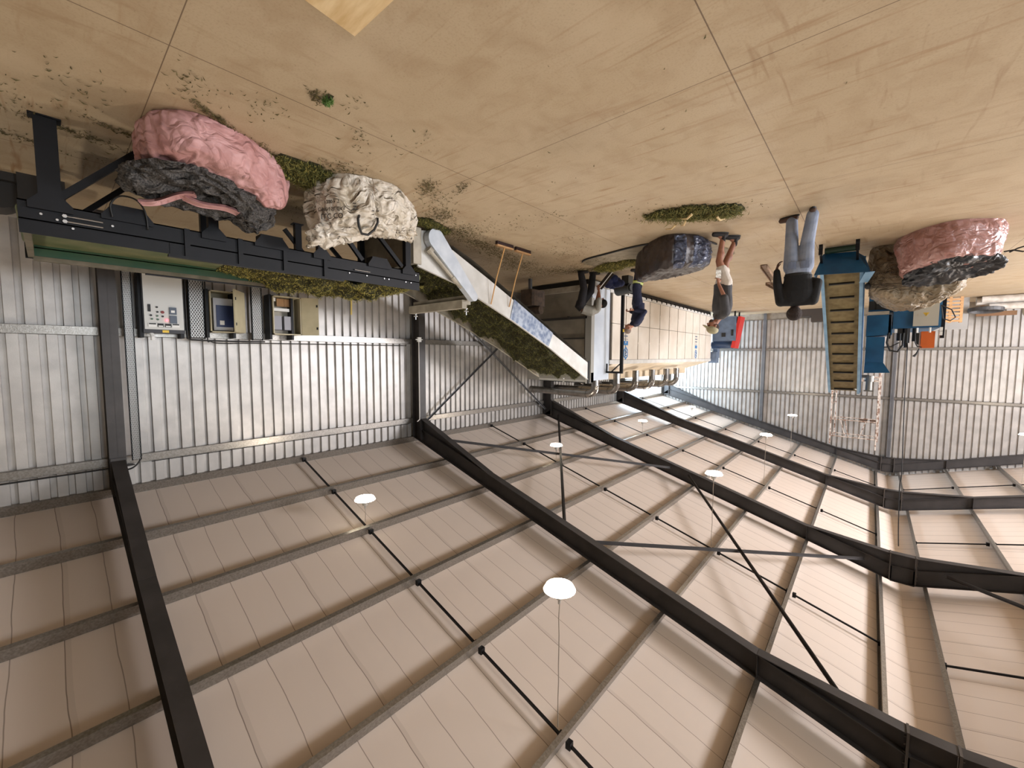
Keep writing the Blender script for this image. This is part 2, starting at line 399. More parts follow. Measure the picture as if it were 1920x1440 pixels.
# roof and wall cross bracing in the second bay
ya,yb=FY[3]+.1,FY[4]-.1
def zb(x): return Zp(x)-.2
bi=0
for x0,x1 in ((8.7,4.5),(3.95,-.1),(-1.45,-5.5),(-6.0,-10.1)):
    for (p,q) in (((x0,ya),(x1,yb)),((x0,yb),(x1,ya))):
        mb=MB(); P_=(p[0],p[1],zb(p[0])-(.05 if bi%2 else 0)); Q_=(q[0],q[1],zb(q[0])-(.05 if bi%2 else 0))
        mb.bar(P_,Q_,.07,.007); mb.bar(Vector(P_)+Vector((0,0,-.03)),Vector(Q_)+Vector((0,0,-.03)),.007,.06)
        single('roof_brace',mb,steel,'dark angle-iron roof brace '+['from the eave at the near column towards the third frame','from the eave at the third column back to the second frame','from the second frame to the ridge of the third frame','from the third frame to the ridge of the second frame','past the ridge, from the second frame down to the third','past the ridge, from the third frame down to the second','low on the far slope, leaving the second frame','low on the far slope, leaving the third frame'][bi],'brace','roof cross bracing'); bi+=1
for i,(p,q) in enumerate((((6.84,.15),(12.5,4.25)),((6.84,4.1),(12.45,.1)))):
    mb=MB(); x=9.3-.02*i; mb.bar((x,*p),(x,*q),.007,.075,(0,0,1)); mb.bar((x-.03,p[0],p[1]),(x-.03,q[0],q[1]),.06,.007,(0,0,1))
    single('wall_brace',mb,steelg,'angle-iron wall brace '+('falling towards the second column' if i==0 else 'falling towards the third column')+', behind the sloping hay conveyor','brace')
# inner flange lining at the roof edge seen beside each rafter is the same sheet; hanging highbay lights
def make_light():
    t=thing('highbay_light','light','light',(0,0,4.8),'round LED high-bay lights on cords')
    m_=MB(); m_.cyl((0,0,4.82),(0,0,4.85),.165,.10,24); m_.cyl((0,0,4.85),(0,0,4.92),.06,.05,16); m_.cyl((0,0,4.92),(0,0,4.99),.02,.015,8)
    part('housing',m_,mat('lamp_housing',(170,165,160),.4,.3),t)
    m_=MB(); m_.cyl((0,0,4.775),(0,0,4.82),.155,.18,28); part('diffuser',m_,mat('lamp_diffuser',(255,240,215),.5,emit=26),t)
    return t
LP=[]
for kk in range(-1,4):
    for xx in (6.76,2.5,-4.04,-8.3): LP.append((xx,FY[kk+2]+3.0,kk))
LLAB={(6.76,0):'glowing round high-bay light above the electrical cabinets',(2.5,0):'brightest round high-bay light, nearest the camera at mid slope',(6.76,1):'round high-bay light above the sloping hay conveyor, beside the crossed braces',(2.5,1):'round high-bay light under the third rafter at mid slope',(6.76,2):'round high-bay light just over the exhaust elbows of the dryer',(2.5,2):'round high-bay light between the third and fourth rafter',(6.76,3):'small distant high-bay light low near the far right corner of the roof',(2.5,3):'small distant high-bay light in front of the far gable sheeting'}
l0=make_light(); kids=[c for c in COL.objects if c.parent==l0]
for n_,(x,y,kk) in enumerate(LP):
    if n_==0: t=l0; ch=kids
    else:
        t=l0.copy(); COL.objects.link(t); ORG[t.name]=Vector((x,y,4.8)); ch=[]
        for c in kids:
            d=c.copy(); COL.objects.link(d); d.parent=t
    t.location=(x,y,4.8); ORG[t.name]=Vector((x,y,4.8))
    t['label']=LLAB.get((x,kk),f'high-bay light {"just beyond the ridge" if x>-5 else "by the left-hand eave" if x<-5 else ""} {BAY[kk]}' if x<0 else f'high-bay light {BAY[kk]}, '+('near the wall' if x>5 else 'mid slope'))
    zc=Zp(x)+.02; mb=MB(); wob=[(x+.006*math.sin(i*2.1),y+.006*math.cos(i*1.7),4.98+(zc-4.98)*i/8) for i in range(9)]; wob[-1]=(x,y,zc); mb.tube(wob,.006,5)
    part('cord',mb,mat('pale_cord',(150,138,124),.7),t)
    L_=bpy.data.lights.new('highbay_lamp','SPOT'); L_.energy=LAMP_W*PI; L_.color=(1,.90,.78); L_.spot_size=math.radians(165); L_.spot_blend=.35; L_.shadow_soft_size=.16
    lo=bpy.data.objects.new('highbay_lamp',L_); COL.objects.link(lo); lo.parent=t; lo.location=(0,0,-.02)

# ================================================================== LOOSE HAY
hay = mat('cut_green_hay', (88,86,30), .8, 0, (190,176,92), 30, 1, lo=.45, hi=.6)
hayd = mat('dark_green_hay', (66,70,28), .85, 0, (150,142,74), 30, 1, lo=.47, hi=.62)
haybase = mat('matted_hay', (34,34,14), .95, 0, (58,54,24), 40, 4, bump=.8, bscale=60)  # base colour darkened as the shade in gaps between blades
litter = mat('dry_leaf_litter', (74,68,36), .85, 0, (104,90,52), 30, 2)
fresh = mat('fresh_green_leaf', (70,104,40), .6, 0, (96,128,58), 30, 2)
def blades(mb, P, L=(.02,.06), w=(.004,.010), tilt=1.1, rng=RNG):
    """scatter thin bent blades with centres P (n,3)"""
    n=len(P); a=rng.uniform(0,2*PI,n); t=rng.uniform(-tilt,tilt,n); l=rng.uniform(*L,n)/2; ww=rng.uniform(*w,n)/2
    d=np.stack([np.cos(a)*np.cos(t),np.sin(a)*np.cos(t),np.sin(t)],1); s=np.stack([-np.sin(a),np.cos(a),rng.uniform(-.7,.7,n)],1)
    l=l[:,None]; ww=ww[:,None]; up=np.array([0,0,1.])*l*.35
    v=np.stack([P-d*l,P-s*ww+up,P+d*l,P+s*ww+up],1).reshape(-1,3); v[:,2]=np.maximum(v[:,2],.002)
    n0=len(mb.v); mb.v+=list(map(tuple,v)); mb.f+=[(n0+4*i,n0+4*i+1,n0+4*i+2,n0+4*i+3) for i in range(n)]
    return mb
def haybed(name, inside, bounds, zf, thick, n, parent=None, label=None, cat=None, m=None, group=None):
    """lumpy mound on a surface zf(x,y) plus blades"""
    x0,x1,y0,y1=bounds; nx=int((x1-x0)/.05)+2; ny=int((y1-y0)/.05)+2; base=MB()
    def hgt(x,y): return zf(x,y)+thick(x,y)*(.75+.5*fbm((x,y,0),3.,3))
    g=[[(x0+(x1-x0)*i/(nx-1),y0+(y1-y0)*k/(ny-1)) for k in range(ny)] for i in range(nx)]
    vs=[(x,y,hgt(x,y) if thick(x,y)>0 else zf(x,y)-.004) for r in g for x,y in r]; fs=[]
    for i in range(nx-1):
        for k in range(ny-1):
            c=(g[i][k][0]+.025,g[i][k][1]+.025)
            if thick(*c)>0: fs.append((i*ny+k,(i+1)*ny+k,(i+1)*ny+k+1,i*ny+k+1))
    base.add(vs,fs)
    pts=[]
    while len(pts)<n:
        x=RNG.uniform(x0,x1); y=RNG.uniform(y0,y1)
        if thick(x,y)>.004: pts.append((x,y,hgt(x,y)+RNG.uniform(-.004,.03)))
    bl=blades(MB(),np.array(pts))
    if parent is None:
        o=single(name,bl,m or hay,label,cat,group,'stuff'); b=part('matted_layer',base,haybase,o); return o
    o=part(name,bl,m or hay,parent,kind='stuff'); b=part('matted_layer',base,haybase,o,kind='stuff'); return o

# ================================================================== BLACK FEED CONVEYOR
t=thing('feed_conveyor','long level black-framed conveyor with green trough, carrying hay at its far end','conveyor',(6.6,2.1,0))
F=MB(); xn,xf=5.9,7.47
for x,s in ((xn,1),(xf,-1)):
    F.box(x,-.12,.79,x+s*.012,4.28,.97); F.box(x,-.12,.79,x+s*.06,4.28,.802)
    F.box(x,-.12,.955,x+s*.05,4.28,.967)
    F.box(x+s*.01,-.12,.967,x+s*.022,.95,1.09)
    F.box(x,.95,.967,x+s*.012,4.28,1.10)
    F.box(x-s*.035,.93,1.10,x+s*.03,2.93,1.125)
    for y in (1.1,1.62,2.13,2.66): F.box(x-s*.03,y-.02,.79,x,y+.03,1.10)
part('side_frame',F,black,t)
for (y,x) in ((.085,xn+.01),(1.36,xn+.02),(2.62,xn+.02),(4.05,xn+.02),(.12,xf-.05),(1.6,xf-.05),(2.9,xf-.05),(4.05,xf-.05)):
    l=MB(); w=.15 if y<.1 else .10; l.box(x-.04,y-w/2,0,x+.05,y+w/2,.80); l.box(x-.06,y-w/2-.03,0,x+.08,y+w/2+.03,.012)
    l.prism([(y-w/2-.07,.80),(y-w/2-.07,.86),(y+w/2+.07,.86),(y+w/2+.07,.80),(y+w/2,.72),(y-w/2,.72)],'X',x-.052,x-.04)
    part('leg',l,black,t)
for x in (xn+.03,xf-.03):
    for (p,q) in (((.10,.76),(.78,.03)),((3.95,.74),(3.3,.1)),((2.7,.12),(3.25,.76))):
        b=MB(); b.bar((x,p[0],p[1]),(x,q[0],q[1]),.05,.06); part('diagonal_strut',b,black,t)
for y in (.62,1.98,3.52):
    b=MB(); b.box(xn-.03,y-.13,.68,xn+.16,y+.13,.80); b.prism([(y-.20,.80),(y-.13,.70),(y+.13,.70),(y+.20,.80),(y+.20,.84),(y-.20,.84)],'X',xn-.035,xn-.025); part('bearing_box',b,black,t)
b=MB()
for z in (.885,.935):
    b.cyl((xn-.02,.16,z),(xn-.02,.43,z),.008,n=8); b.cyl((xn-.03,.17,z),(xn-.01,.17,z),.018,n=6)
b.cyl((xn-.02,3.1,.93),(xn-.02,3.35,.93),.008,n=8)
for y,z in ((.02,.90),(.12,.93),(.5,.9),(.22,.99),(3.02,.99),(3.3,.99),(3.6,.99),(3.68,.99),(4.0,.99),(4.1,.99),(4.2,.85)): b.cyl((xn-.016,y,z),(xn,y,z),.011,n=6)
part('tensioner_rods',b,chrome,t)
beltm=mat('green_conveyor_belt',(112,112,78),.65,0,(84,96,62),3,bump=.05)
dgreen=mat('dark_green_belt_skirt',(38,82,58),.5,0,(58,86,60),4)
skirt=mat('grey_skirt_edge',(118,108,92),.7,0,(92,88,70),6)
b=MB(); b.box(xn+.02,-.08,.90,xf-.02,4.3,.93); b.cyl((xn+.03,-.08,.87),(xf-.03,-.08,.87),.055,n=18); b.cyl((xn+.03,4.27,.87),(xf-.03,4.27,.87),.055,n=18); part('belt',b,beltm,t)
b=MB(); b.box(xf-.05,-.06,.93,xf-.03,4.1,1.06); part('far_skirt',b,dgreen,t)
b=MB(); b.box(xf-.06,-.06,1.06,xf+.01,4.1,1.11); b.box(xn+.05,-.10,.93,xf,-.05,1.08); part('skirt_rim',b,skirt,t)
def th(x,y):
    if not(xn+.03<x<xf-.03 and 1.7<y<4.45): return 0
    return max(0,.30*min(1,(y-1.7)/1.0)*(1-.25*abs(x-6.5))*(1 if y<3.9 else 1-(y-3.9)/.8)*(.7+.3*(x-xn)))
haybed('hay_layer',None,(xn,xf,1.7,4.45),lambda x,y:.93,th,15000,t)
# red/black cables under the cabinets
# motor and dark gear beyond the near end
b=MB(); b.cyl((8.1,-.32,.22),(8.5,-.32,.22),.2,n=24); b.box(8.0,-.52,0,8.6,-.12,.1); b.box(7.9,-.15,.0,8.3,.25,.5)
single('gear_motor',b,mat('oily_black',(38,34,30),.5),'oily dark drive motor on the floor beyond the near end of the black conveyor','motor')

# ================================================================== SLOPING WHITE CONVEYOR
t=thing('inclined_conveyor','white sloping conveyor with steel trough climbing to the dryer, full of green hay','conveyor',(6.75,6.8,0))
top=[(4.25,.69),(5.17,.885),(5.73,1.10),(6.73,1.47),(8.0,1.99),(9.87,2.86)]
bot=[(9.88,2.40),(8.1,1.63),(6.9,1.075),(5.98,.67),(5.05,.28),(4.45,.05),(4.28,.08),(4.22,.35)]
for nm,x,wm in (('near_side_wall',5.9,whitep),('far_side_wall',7.6,beige)):
    b=MB(); b.prism(top+bot,'X',x,x+.02)
    for i in range(len(top)-1): b.bar((x,top[i][0],top[i][1]),(x,top[i+1][0],top[i+1][1]),.05,.012)
    part(nm,b,wm,t)
zb_=lambda y: np.interp(y,[4.2,5.0,5.6,9.9],[.35,.42,.62,2.58])
b=MB(); b.grid([[(5.92,y,float(zb_(y))) for y in np.linspace(4.25,9.86,24)],[(7.6,y,float(zb_(y))) for y in np.linspace(4.25,9.86,24)]]); b.grid([[(5.92,y,float(zb_(y))-.25) for y in np.linspace(4.6,9.86,24)],[(7.6,y,float(zb_(y))-.25) for y in np.linspace(4.6,9.86,24)]]); part('belt',b,mat('grey_slat_belt',(120,116,108),.5,0,(96,92,84),6),t)
b=MB(); b.prism([(4.16,.02),(4.30,.02),(4.30,.30),(4.22,.66),(4.12,.66),(4.10,.3)],'X',5.93,7.6); b.box(5.86,4.14,.05,5.93,4.3,.66); part('tail_plate',b,beige,t)
b=MB(); b.hexa([(5.885,6.75,.99),(5.897,6.75,.99),(5.897,8.2,1.66),(5.885,8.2,1.66),(5.885,6.62,1.42),(5.897,6.62,1.42),(5.897,8.02,2.0),(5.885,8.02,2.0)]); part('bare_zinc_patch',b,mat('spangled_zinc',(104,118,142),.35,.3,(166,174,186),9,2,bump=.1),t,'mottled blue-grey bare zinc sheet patch')
# chain guard: stadium-shaped cover on the near side, stood off the wall
def stadium(p,q,r0,r1,n=14):
    p=Vector((p[0],p[1])); q=Vector((q[0],q[1])); a=math.atan2((q-p).y,(q-p).x); out=[]
    for i in range(n+1): th_=a+PI/2+PI*i/n; out.append((p.x+r0*math.cos(th_),p.y+r0*math.sin(th_)))
    for i in range(n+1): th_=a-PI/2+PI*i/n; out.append((q.x+r1*math.cos(th_),q.y+r1*math.sin(th_)))
    return out
b=MB(); b.prism(stadium((4.53,.20),(5.42,1.09),.17,.085),'X',5.73,5.86); part('chain_guard',b,mat('scuffed_pale_paint',(198,204,212),.45,0,(178,186,196),5),t)
b=MB(); b.cyl((5.8,4.45,.42),(5.8,4.95,.80),.035,n=12); b.cyl((5.8,4.4,.38),(5.8,4.47,.43),.06,n=12); b.cyl((5.8,4.93,.78),(5.8,5.15,.93),.05,n=12); part('gas_damper',b,beige,t)
b=MB(); b.bar((5.95,9.9,2.92),(7.6,9.9,2.92),.03,.06); b.box(5.93,9.86,2.86,5.96,9.92,2.98); b.box(6.7,9.88,2.86,6.74,9.92,2.98); part('top_lip',b,whitep,t)
b=MB(); b.box(5.88,9.88,2.35,5.90,9.95,2.98); b.box(5.9,9.93,2.945,7.62,9.96,2.975); part('black_edge_seal',b,rubber,t)
for y in (9.3,):
    for x in (7.5,):
        l=MB(); l.box(x-.04,y-.04,0,x+.04,y+.04,float(zb_(y))-.3); part('leg',l,steelg,t)
b=MB(); b.box(7.2,9.0,.35,7.6,9.6,.8); b.cyl((7.1,9.3,.92),(7.7,9.3,.92),.12,n=16); part('drive_motor',b,mat('rusty_brown',(92,74,58),.7,0,(60,48,40),8),t)
def th2(x,y):
    if not(5.93<x<7.57 and 4.32<y<9.82): return 0
    a=.33+.10*fbm((x*1.2,y*.8,3),1.5,2)
    if 6.9<x and 7.4<y<8.6: a-=.26*math.exp(-((x-7.3)/.3)**2-((y-8.0)/.45)**2)*1.6
    return max(a,0)
haybed('hay_layer',None,(5.93,7.57,4.32,9.82),lambda x,y:float(zb_(y)),th2,34000,t,m=hayd)
# levelling beam across
t=thing('levelling_beam','beige boxed beam with chromed clamps lying across the sloping hay conveyor','beam',(6.8,5.0,1.1))
b=MB(); b.box(5.95,5.30,1.14,7.7,5.42,1.30); b.box(5.95,5.42,1.04,7.7,5.52,1.22); part('beam_box',b,beige,t)
# placed so that it spans the trough just above the hay
for x in (6.0,7.66):
    c=MB(); c.cyl((x,5.45,1.2),(x,5.45,1.42),.012,n=8)
    for k in range(4):
        a=k*PI/2; c.cyl((x,5.45,1.33),(x+.05*math.cos(a),5.45+.05*math.sin(a),1.35),.011,n=6)
    c.cyl((x,5.45,1.29),(x,5.45,1.31),.035,n=10); part('clamp_handle',c,chrome,t)

# ================================================================== BROOMS
def make_broom():
    t=thing('push_broom','broom','broom',(0,0,0),'push brooms leaning on the white conveyor')
    hd=MB(); hd.box(-.02,-.235,.065,.045,.235,.095); part('broom_block',hd,wood,t)
    br=MB()
    for k in range(26):
        y=-.225+.45*k/25; br.hexa([(-.015,y-.008,.002),(.04,y-.008,.002),(.04,y+.008,.002),(-.015,y+.008,.002),(-.02,y-.010,.066),(.045,y-.010,.066),(.045,y+.010,.066),(-.02,y+.010,.066)])
    part('bristles',br,mat('broom_bristle',(44,22,18),.8),t)
    sk=MB(); sk.tube([(.012,0,.085),(.2,-.02,.62),(.345,-.045,1.17)],.0125,10); part('handle',sk,mat('broom_stick',(196,150,92),.55),t)
    return t
br=make_broom(); br.location=(5.52,6.05,0); br['label']='push broom with wooden handle on the white conveyor, the one nearer the chain guard'
t=br.copy(); COL.objects.link(t); t.location=(5.53,6.62,0); t['label']='push broom with wooden handle on the white conveyor, nearer the bare zinc patch'; ORG[t.name]=Vector((0,0,0))
for c in [c for c in COL.objects if c.parent==br]:
    d=c.copy(); COL.objects.link(d); d.parent=t

# ================================================================== DRYER
t=thing('belt_dryer','long cream panelled belt dryer with pale blue head box and dark base','dryer',(7.2,16,0))
X0,X1=6.1,8.45
b=MB(); b.box(X0+.05,11.5,.25,X1-.05,22.1,2.47); part('body_core',b,mat('dark_joint',(56,50,46),.7),t)
n=11; y0=11.62; w=.952
for k in range(n):
    for (z0,z1) in ((.27,1.185),(1.2,2.33)):
        b=MB(); b.box(X0,y0+k*w+.026,z0,X0+.05,y0+(k+1)*w-.026,z1); b.box(X0-.012,y0+(k+1)*w-.03,(z0+z1)/2-.03,X0,y0+(k+1)*w+.02,(z0+z1)/2+.03); part('side_panel',b,cream,t)
b=MB(); b.box(X0-.01,11.5,2.34,X0+.05,22.1,2.47); b.box(X0+.0,11.5,.16,X0+.06,22.1,.26); part('edge_rail',b,whitep,t)
b=MB(); b.box(X0+.04,11.5,.02,X1-.05,22.0,.18)
for k in range(22): b.box(X0-.02,11.7+k*.476,.12,X0+.05,11.76+k*.476,.22)
part('base_frame',b,black,t)
b=MB(); b.prism([(X0,2.47),(X0+.75,2.80),(X0+.80,2.80),(X0+.80,3.04),(X1-.2,3.04),(X1-.1,2.47)],'Y',11.7,20.8); 
b.hexa([(X0,20.8,2.47),(X1-.1,20.8,2.47),(X1-.1,22.0,2.47),(X0,22.0,2.47),(X0+.76,20.8,2.8),(X1-.2,20.8,3.04),(X1-.3,21.4,2.7),(X0+.76,21.4,2.7)])
part('plenum',b,mat('tan_lit_panel',(206,190,164),.5,0,(192,174,148),3),t)
hb=mat('pale_blue_panel',(196,204,212),.4,0,(184,192,202),2)
b=MB(); b.box(X0+.02,10.45,.16,X1,11.5,2.94); part('head_box',b,hb,t)
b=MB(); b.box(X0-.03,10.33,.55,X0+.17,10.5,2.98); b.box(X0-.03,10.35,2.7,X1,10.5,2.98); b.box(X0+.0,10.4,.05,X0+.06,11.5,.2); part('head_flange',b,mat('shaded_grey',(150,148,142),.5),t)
b=MB(); b.box(X0+.18,10.38,.30,X1-.1,10.45,1.08); b.box(X0+.18,10.38,1.12,X1-.1,10.45,2.7); part('front_panel',b,mat('shaded_beige_front',(142,132,116),.6,0,(124,116,102),3),t)  # beige darkened in the colour for the shadow on this face
b=MB(); b.box(X0+.12,10.33,1.06,X1-.1,10.40,1.13); b.box(X0+.14,10.34,1.06,X0+.2,10.38,2.7); b.box(X0+.2,10.35,1.68,X1-.1,10.38,1.72); b.box(X0+.7,10.34,1.04,X0+.78,10.30,1.10); part('door_bars',b,mat('dark_bar',(58,54,50),.5),t)
b=MB(); b.box(X0+.1,10.30,.16,X1-.05,10.42,.32)
for k in range(6): b.cyl((X0+.4+k*.38,10.29,.25),(X0+.4+k*.38,10.31,.25),.018,n=8)
part('bottom_rail',b,beige,t)
b=MB(); b.box(X0+.15,10.42,0,X1-.1,11.4,.16); part('opening_shadow_box',b,rubber,t)  # black block standing in for the shade in the bottom opening
for (yc,s_) in ((12.6,1.0),(19.75,1.0)):
    xx=X0-.004; bl=mat('logo_blue',(58,122,178),.5); gy=mat('logo_grey',(112,128,150),.5)
    g=MB(); R=[( yc+.17*math.sin(2*PI*i/6), 2.12+.22*math.cos(2*PI*i/6)) for i in range(6)]; Q=[(yc+.115*math.sin(2*PI*i/6),2.12+.15*math.cos(2*PI*i/6)) for i in range(6)]
    for i in range(6):
        a,b2,c2,d2=R[i],R[(i+1)%6],Q[(i+1)%6],Q[i]; g.add([(xx,*a),(xx,*b2),(xx,*c2),(xx,*d2)],[(0,1,2,3)])
    g.tube([(xx,yc+.06,2.19),(xx,yc,2.2),(xx,yc-.05,2.15),(xx,yc,2.12),(xx,yc+.05,2.09),(xx,yc,2.04),(xx,yc-.06,2.05)],.018,6)
    part('hexagon_logo',g,bl,t)
    g=MB(); g.box(xx-.002,yc-.15,1.72,xx+.002,yc+.15,1.86); part('logo_block',g,bl,t)
    g=MB(); g.box(xx-.002,yc-.16,1.655,xx+.002,yc+.14,1.672)
    part('logo_underline',g,gy,t); g=MB()
    for k,(z,l) in enumerate(((1.56,.13),(1.44,.16),(1.32,.15))):
        for j in range(6): g.box(xx-.002,yc-l+j*l/3,z-.025,xx+.002,yc-l+j*l/3+l/3-.02,z+.025)
        part('logo_lettering',g,gy,t); g=MB()
# exhaust ducts: each rises from the plenum, bends and runs to the wall
duct=mat('spiral_duct_zinc',(158,155,150),.22,.9,(134,130,126),5)
DY=(11.45,12.9,14.4,15.9,17.4,18.6)
for i,y in enumerate(DY):
    tt=thing('exhaust_duct','duct','duct',(6.95,y,3.0),'galvanised exhaust ducts over the dryer')
    tt['label']='galvanised elbow duct over the dryer, '+['nearest the camera, its pipe running back to the wall','second from the head box','third from the head box','fourth from the head box','fifth from the head box','farthest from the head box'][i]
    r=.12; xr=6.55
    b=MB(); b.cyl((xr,y,2.75),(xr,y,3.16),r,n=20); b.cyl((xr,y,3.12),(xr,y,3.16),r+.012,n=20); part('riser',b,duct,tt)
    b=MB(); pts=[(xr+.28-.28*math.cos(a),y,3.16+.28*math.sin(a)) for a in np.linspace(0,PI/2,6)]; b.tube(pts,r,20); part('elbow',b,duct,tt)
    xe=9.18
    b=MB(); b.cyl((xr+.28,y,3.44),(xe,y,3.44-.03*(i==0)),r-.004,n=20)
    for xx in (xr+.3,7.9,9.0): b.cyl((xx,y,3.44),(xx+.03,y,3.44),r+.008,n=20)
    part('run',b,duct,tt)
b=MB(); b.cyl((9.0,13.1,3.1),(9.0,18.2,3.1),.12,n=18); single('collector_pipe',b,duct,'grey collector pipe along the right-hand wall behind the exhaust ducts','pipe')
# black gantry frame beside the dryer
t=thing('gantry_frame','black tubular gantry post with top arm braced to the dryer roof','gantry',(5.62,11.35,0))
b=MB(); b.box(5.58,11.31,0,5.66,11.39,2.74); part('post',b,black,t)
b=MB(); b.box(5.62,11.32,2.68,6.75,11.38,2.74); part('arm',b,black,t)
b=MB(); b.bar((5.63,11.35,2.42),(5.95,11.35,2.70),.03,.03); b.bar((6.1,11.35,2.45),(6.1,11.35,2.70),.03,.03); part('strut',b,black,t)
b=MB(); b.box(5.55,11.30,1.42,5.58,11.36,1.50); part('switch_tag',b,yellow,t,'small yellow tag')
# drum motor with blue sheet below it
b=MB(); b.cyl((5.05,10.7,.34),(5.6,11.0,.34),.14,n=20); b.cyl((5.0,10.67,.34),(5.06,10.70,.34),.10,n=20); b.box(5.1,10.6,0,5.3,10.9,.22); single('drum_motor',b,mat('grimy_green_grey',(42,41,36),.5),'grimy green-grey drum motor at the foot of the gantry post','motor')

# ================================================================== SMALL BLUE-GREY MACHINE WITH RED PANEL
t=thing('burner_unit','blue-grey burner unit with slanting red panel at the far end of the dryer','machine',(5.5,22.8,0))
bg_=mat('blue_grey_paint',(96,112,134),.45,0,(82,96,116),4)
b=MB(); b.box(5.05,22.3,.25,6.1,23.3,1.45); part('body',b,bg_,t)
for x in (5.1,6.0):
    for y in (22.35,23.2):
        b=MB(); b.box(x,y,0,x+.06,y+.06,.26); part('leg',b,black,t)
b=MB(); b.box(5.5,22.28,1.05,5.68,22.31,1.25); b.box(5.15,22.28,.9,5.25,22.31,1.2); part('vent',b,rubber,t)
b=MB(); b.cyl((5.1,22.6,1.65),(6.2,22.6,1.65),.17,n=18); b.box(5.2,22.5,1.45,6.1,22.9,1.6); part('blower',b,mat('navy_blower',(52,70,98),.4,.2),t)
b=MB(); b.hexa([(4.86,22.35,.27),(4.98,22.35,.27),(4.98,23.2,.27),(4.86,23.2,.27),(5.10,22.35,1.82),(5.26,22.35,1.78),(5.26,23.2,1.78),(5.10,23.2,1.82)]); part('red_panel',b,redp,t)
b=MB(); b.box(5.9,22.5,1.8,6.1,22.9,2.3); b.box(5.85,22.12,2.0,6.2,22.6,2.55); part('hood',b,bg_,t)

# ================================================================== CABINETS
tancab=mat('beige_cabinet',(190,180,150),.45,0,(178,168,138),4)
def front(mb,x,y0,y1,z0,z1,d=.006): mb.box(x-d,y0,z0,x,y1,z1); return mb
xc=9.05
t=thing('control_cabinet','grey control cabinet with buttons, dark meters and a red pilot lamp','cabinet',(9.2,1.33,.85),'electrical cabinets on the wall')
b=MB(); b.box(xc,1.06,.86,9.4,1.60,1.85); part('body',b,mat('charcoal_box',(48,48,52),.5),t)
b=MB(); front(b,xc,1.075,1.59,.88,1.79,.02); part('door',b,mat('light_grey_door',(196,196,192),.45),t)
fx=xc-.021
b=MB(); b.cyl((fx,1.36,1.63),(fx-.012,1.36,1.63),.018,n=14); part('pilot_lamp',b,mat('red_lamp',(255,70,80),.4,emit=6),t,'lit red pilot lamp')
for (y,z,c) in ((1.24,1.42,0),(1.245,1.50,0),(1.31,1.50,1),(1.16,1.56,0),(1.24,1.565,2),(1.31,1.57,0),(1.17,1.62,2),(1.245,1.625,2)):
    b=MB(); b.cyl((fx,y,z),(fx-.015,y,z),.015 if c!=1 else .024,n=12); part('push_button',b,[rubber,mat('red_button',(120,36,32),.5),mat('green_button',(70,100,80),.5)][c],t)
dk=mat('navy_meter',(30,42,62),.3); wh=mat('white_plastic',(225,225,222),.5)
for (z0,z1) in ((1.41,1.53),(1.55,1.68)):
    b=MB(); front(b,fx,1.40,1.495,z0,z1,.02); o=part('meter',b,dk,t)
    if z0<1.5: c=MB(); front(c,fx-.02,1.42,1.47,1.46,1.50,.003); part('dial',c,wh,o)
b=MB(); front(b,fx,1.125,1.16,1.38,1.50,.012); part('isolator',b,rubber,t)
for (y0,y1,hh) in ((1.12,1.225,0),(1.24,1.315,1),(1.335,1.415,1),(1.425,1.53,0)):
    b=MB(); front(b,fx,y0,y1,1.69,1.75,.01); o=part('panel_meter',b,rubber if hh else wh,t); c=MB(); front(c,fx-.01,y0+.008,y1-.008,1.69 if not hh else 1.725,1.71 if not hh else 1.745,.003); part('display',c,rubber if not hh else wh,o)
b=MB(); front(b,xc,1.30,1.385,1.80,1.84,.004); part('warning_sticker',b,yellow,t,'small yellow sticker')
b=MB(); b.tube([(xc+.05,1.16,1.86),(xc+.02,1.17,1.92),(xc+.02,1.17,1.97)],.03,8); part('cable_gland',b,wh,t)
for y in (1.02,1.55): 
    b=MB(); b.box(xc+.05,y,.85,9.4,y+.05,1.93); part('mounting_strut',b,black,t)
def open_cab(name,label,y0,y1,z0,z1,hinge,a,doorw):
    t=thing(name,label,'cabinet',(9.2,(y0+y1)/2,z0),'electrical cabinets on the wall')
    b=MB(); w=.02; b.box(9.36,y0,z0,9.38,y1,z1); b.box(xc,y0,z0,9.38,y0+w,z1); b.box(xc,y1-w,z0,9.38,y1,z1); b.box(xc,y0,z0,9.38,y1,z0+w); b.box(xc,y0,z1-w,9.38,y1,z1); part('body',b,tancab,t)
    h=y0 if hinge==0 else y1; s=1 if hinge==0 else -1
    dx,dy=-math.sin(a),s*math.cos(a); D=MB(); p=Vector((xc-.005,h,0)); q=p+Vector((dx,dy,0))*doorw
    D.bar((p.x,p.y,(z0+z1)/2),(q.x,q.y,(z0+z1)/2),.02,z1-z0); o=part('door',D,tancab,t)
    for f in (.18,.78):
        l=MB(); c=p+Vector((dx,dy,0))*doorw*.9; l.box(c.x-.02,c.y-.015,z0+(z1-z0)*f,c.x+.02,c.y+.015,z0+(z1-z0)*f+.05); part('lock',l,rubber,o)
    b=MB(); b.box(9.1,y0-.05,z0-.02,9.38,y0-.01,z1+.1); b.box(9.1,y1-.18,z0-.02,9.38,y1-.14,z1+.1); part('mounting_strut',b,black,t)
    return t
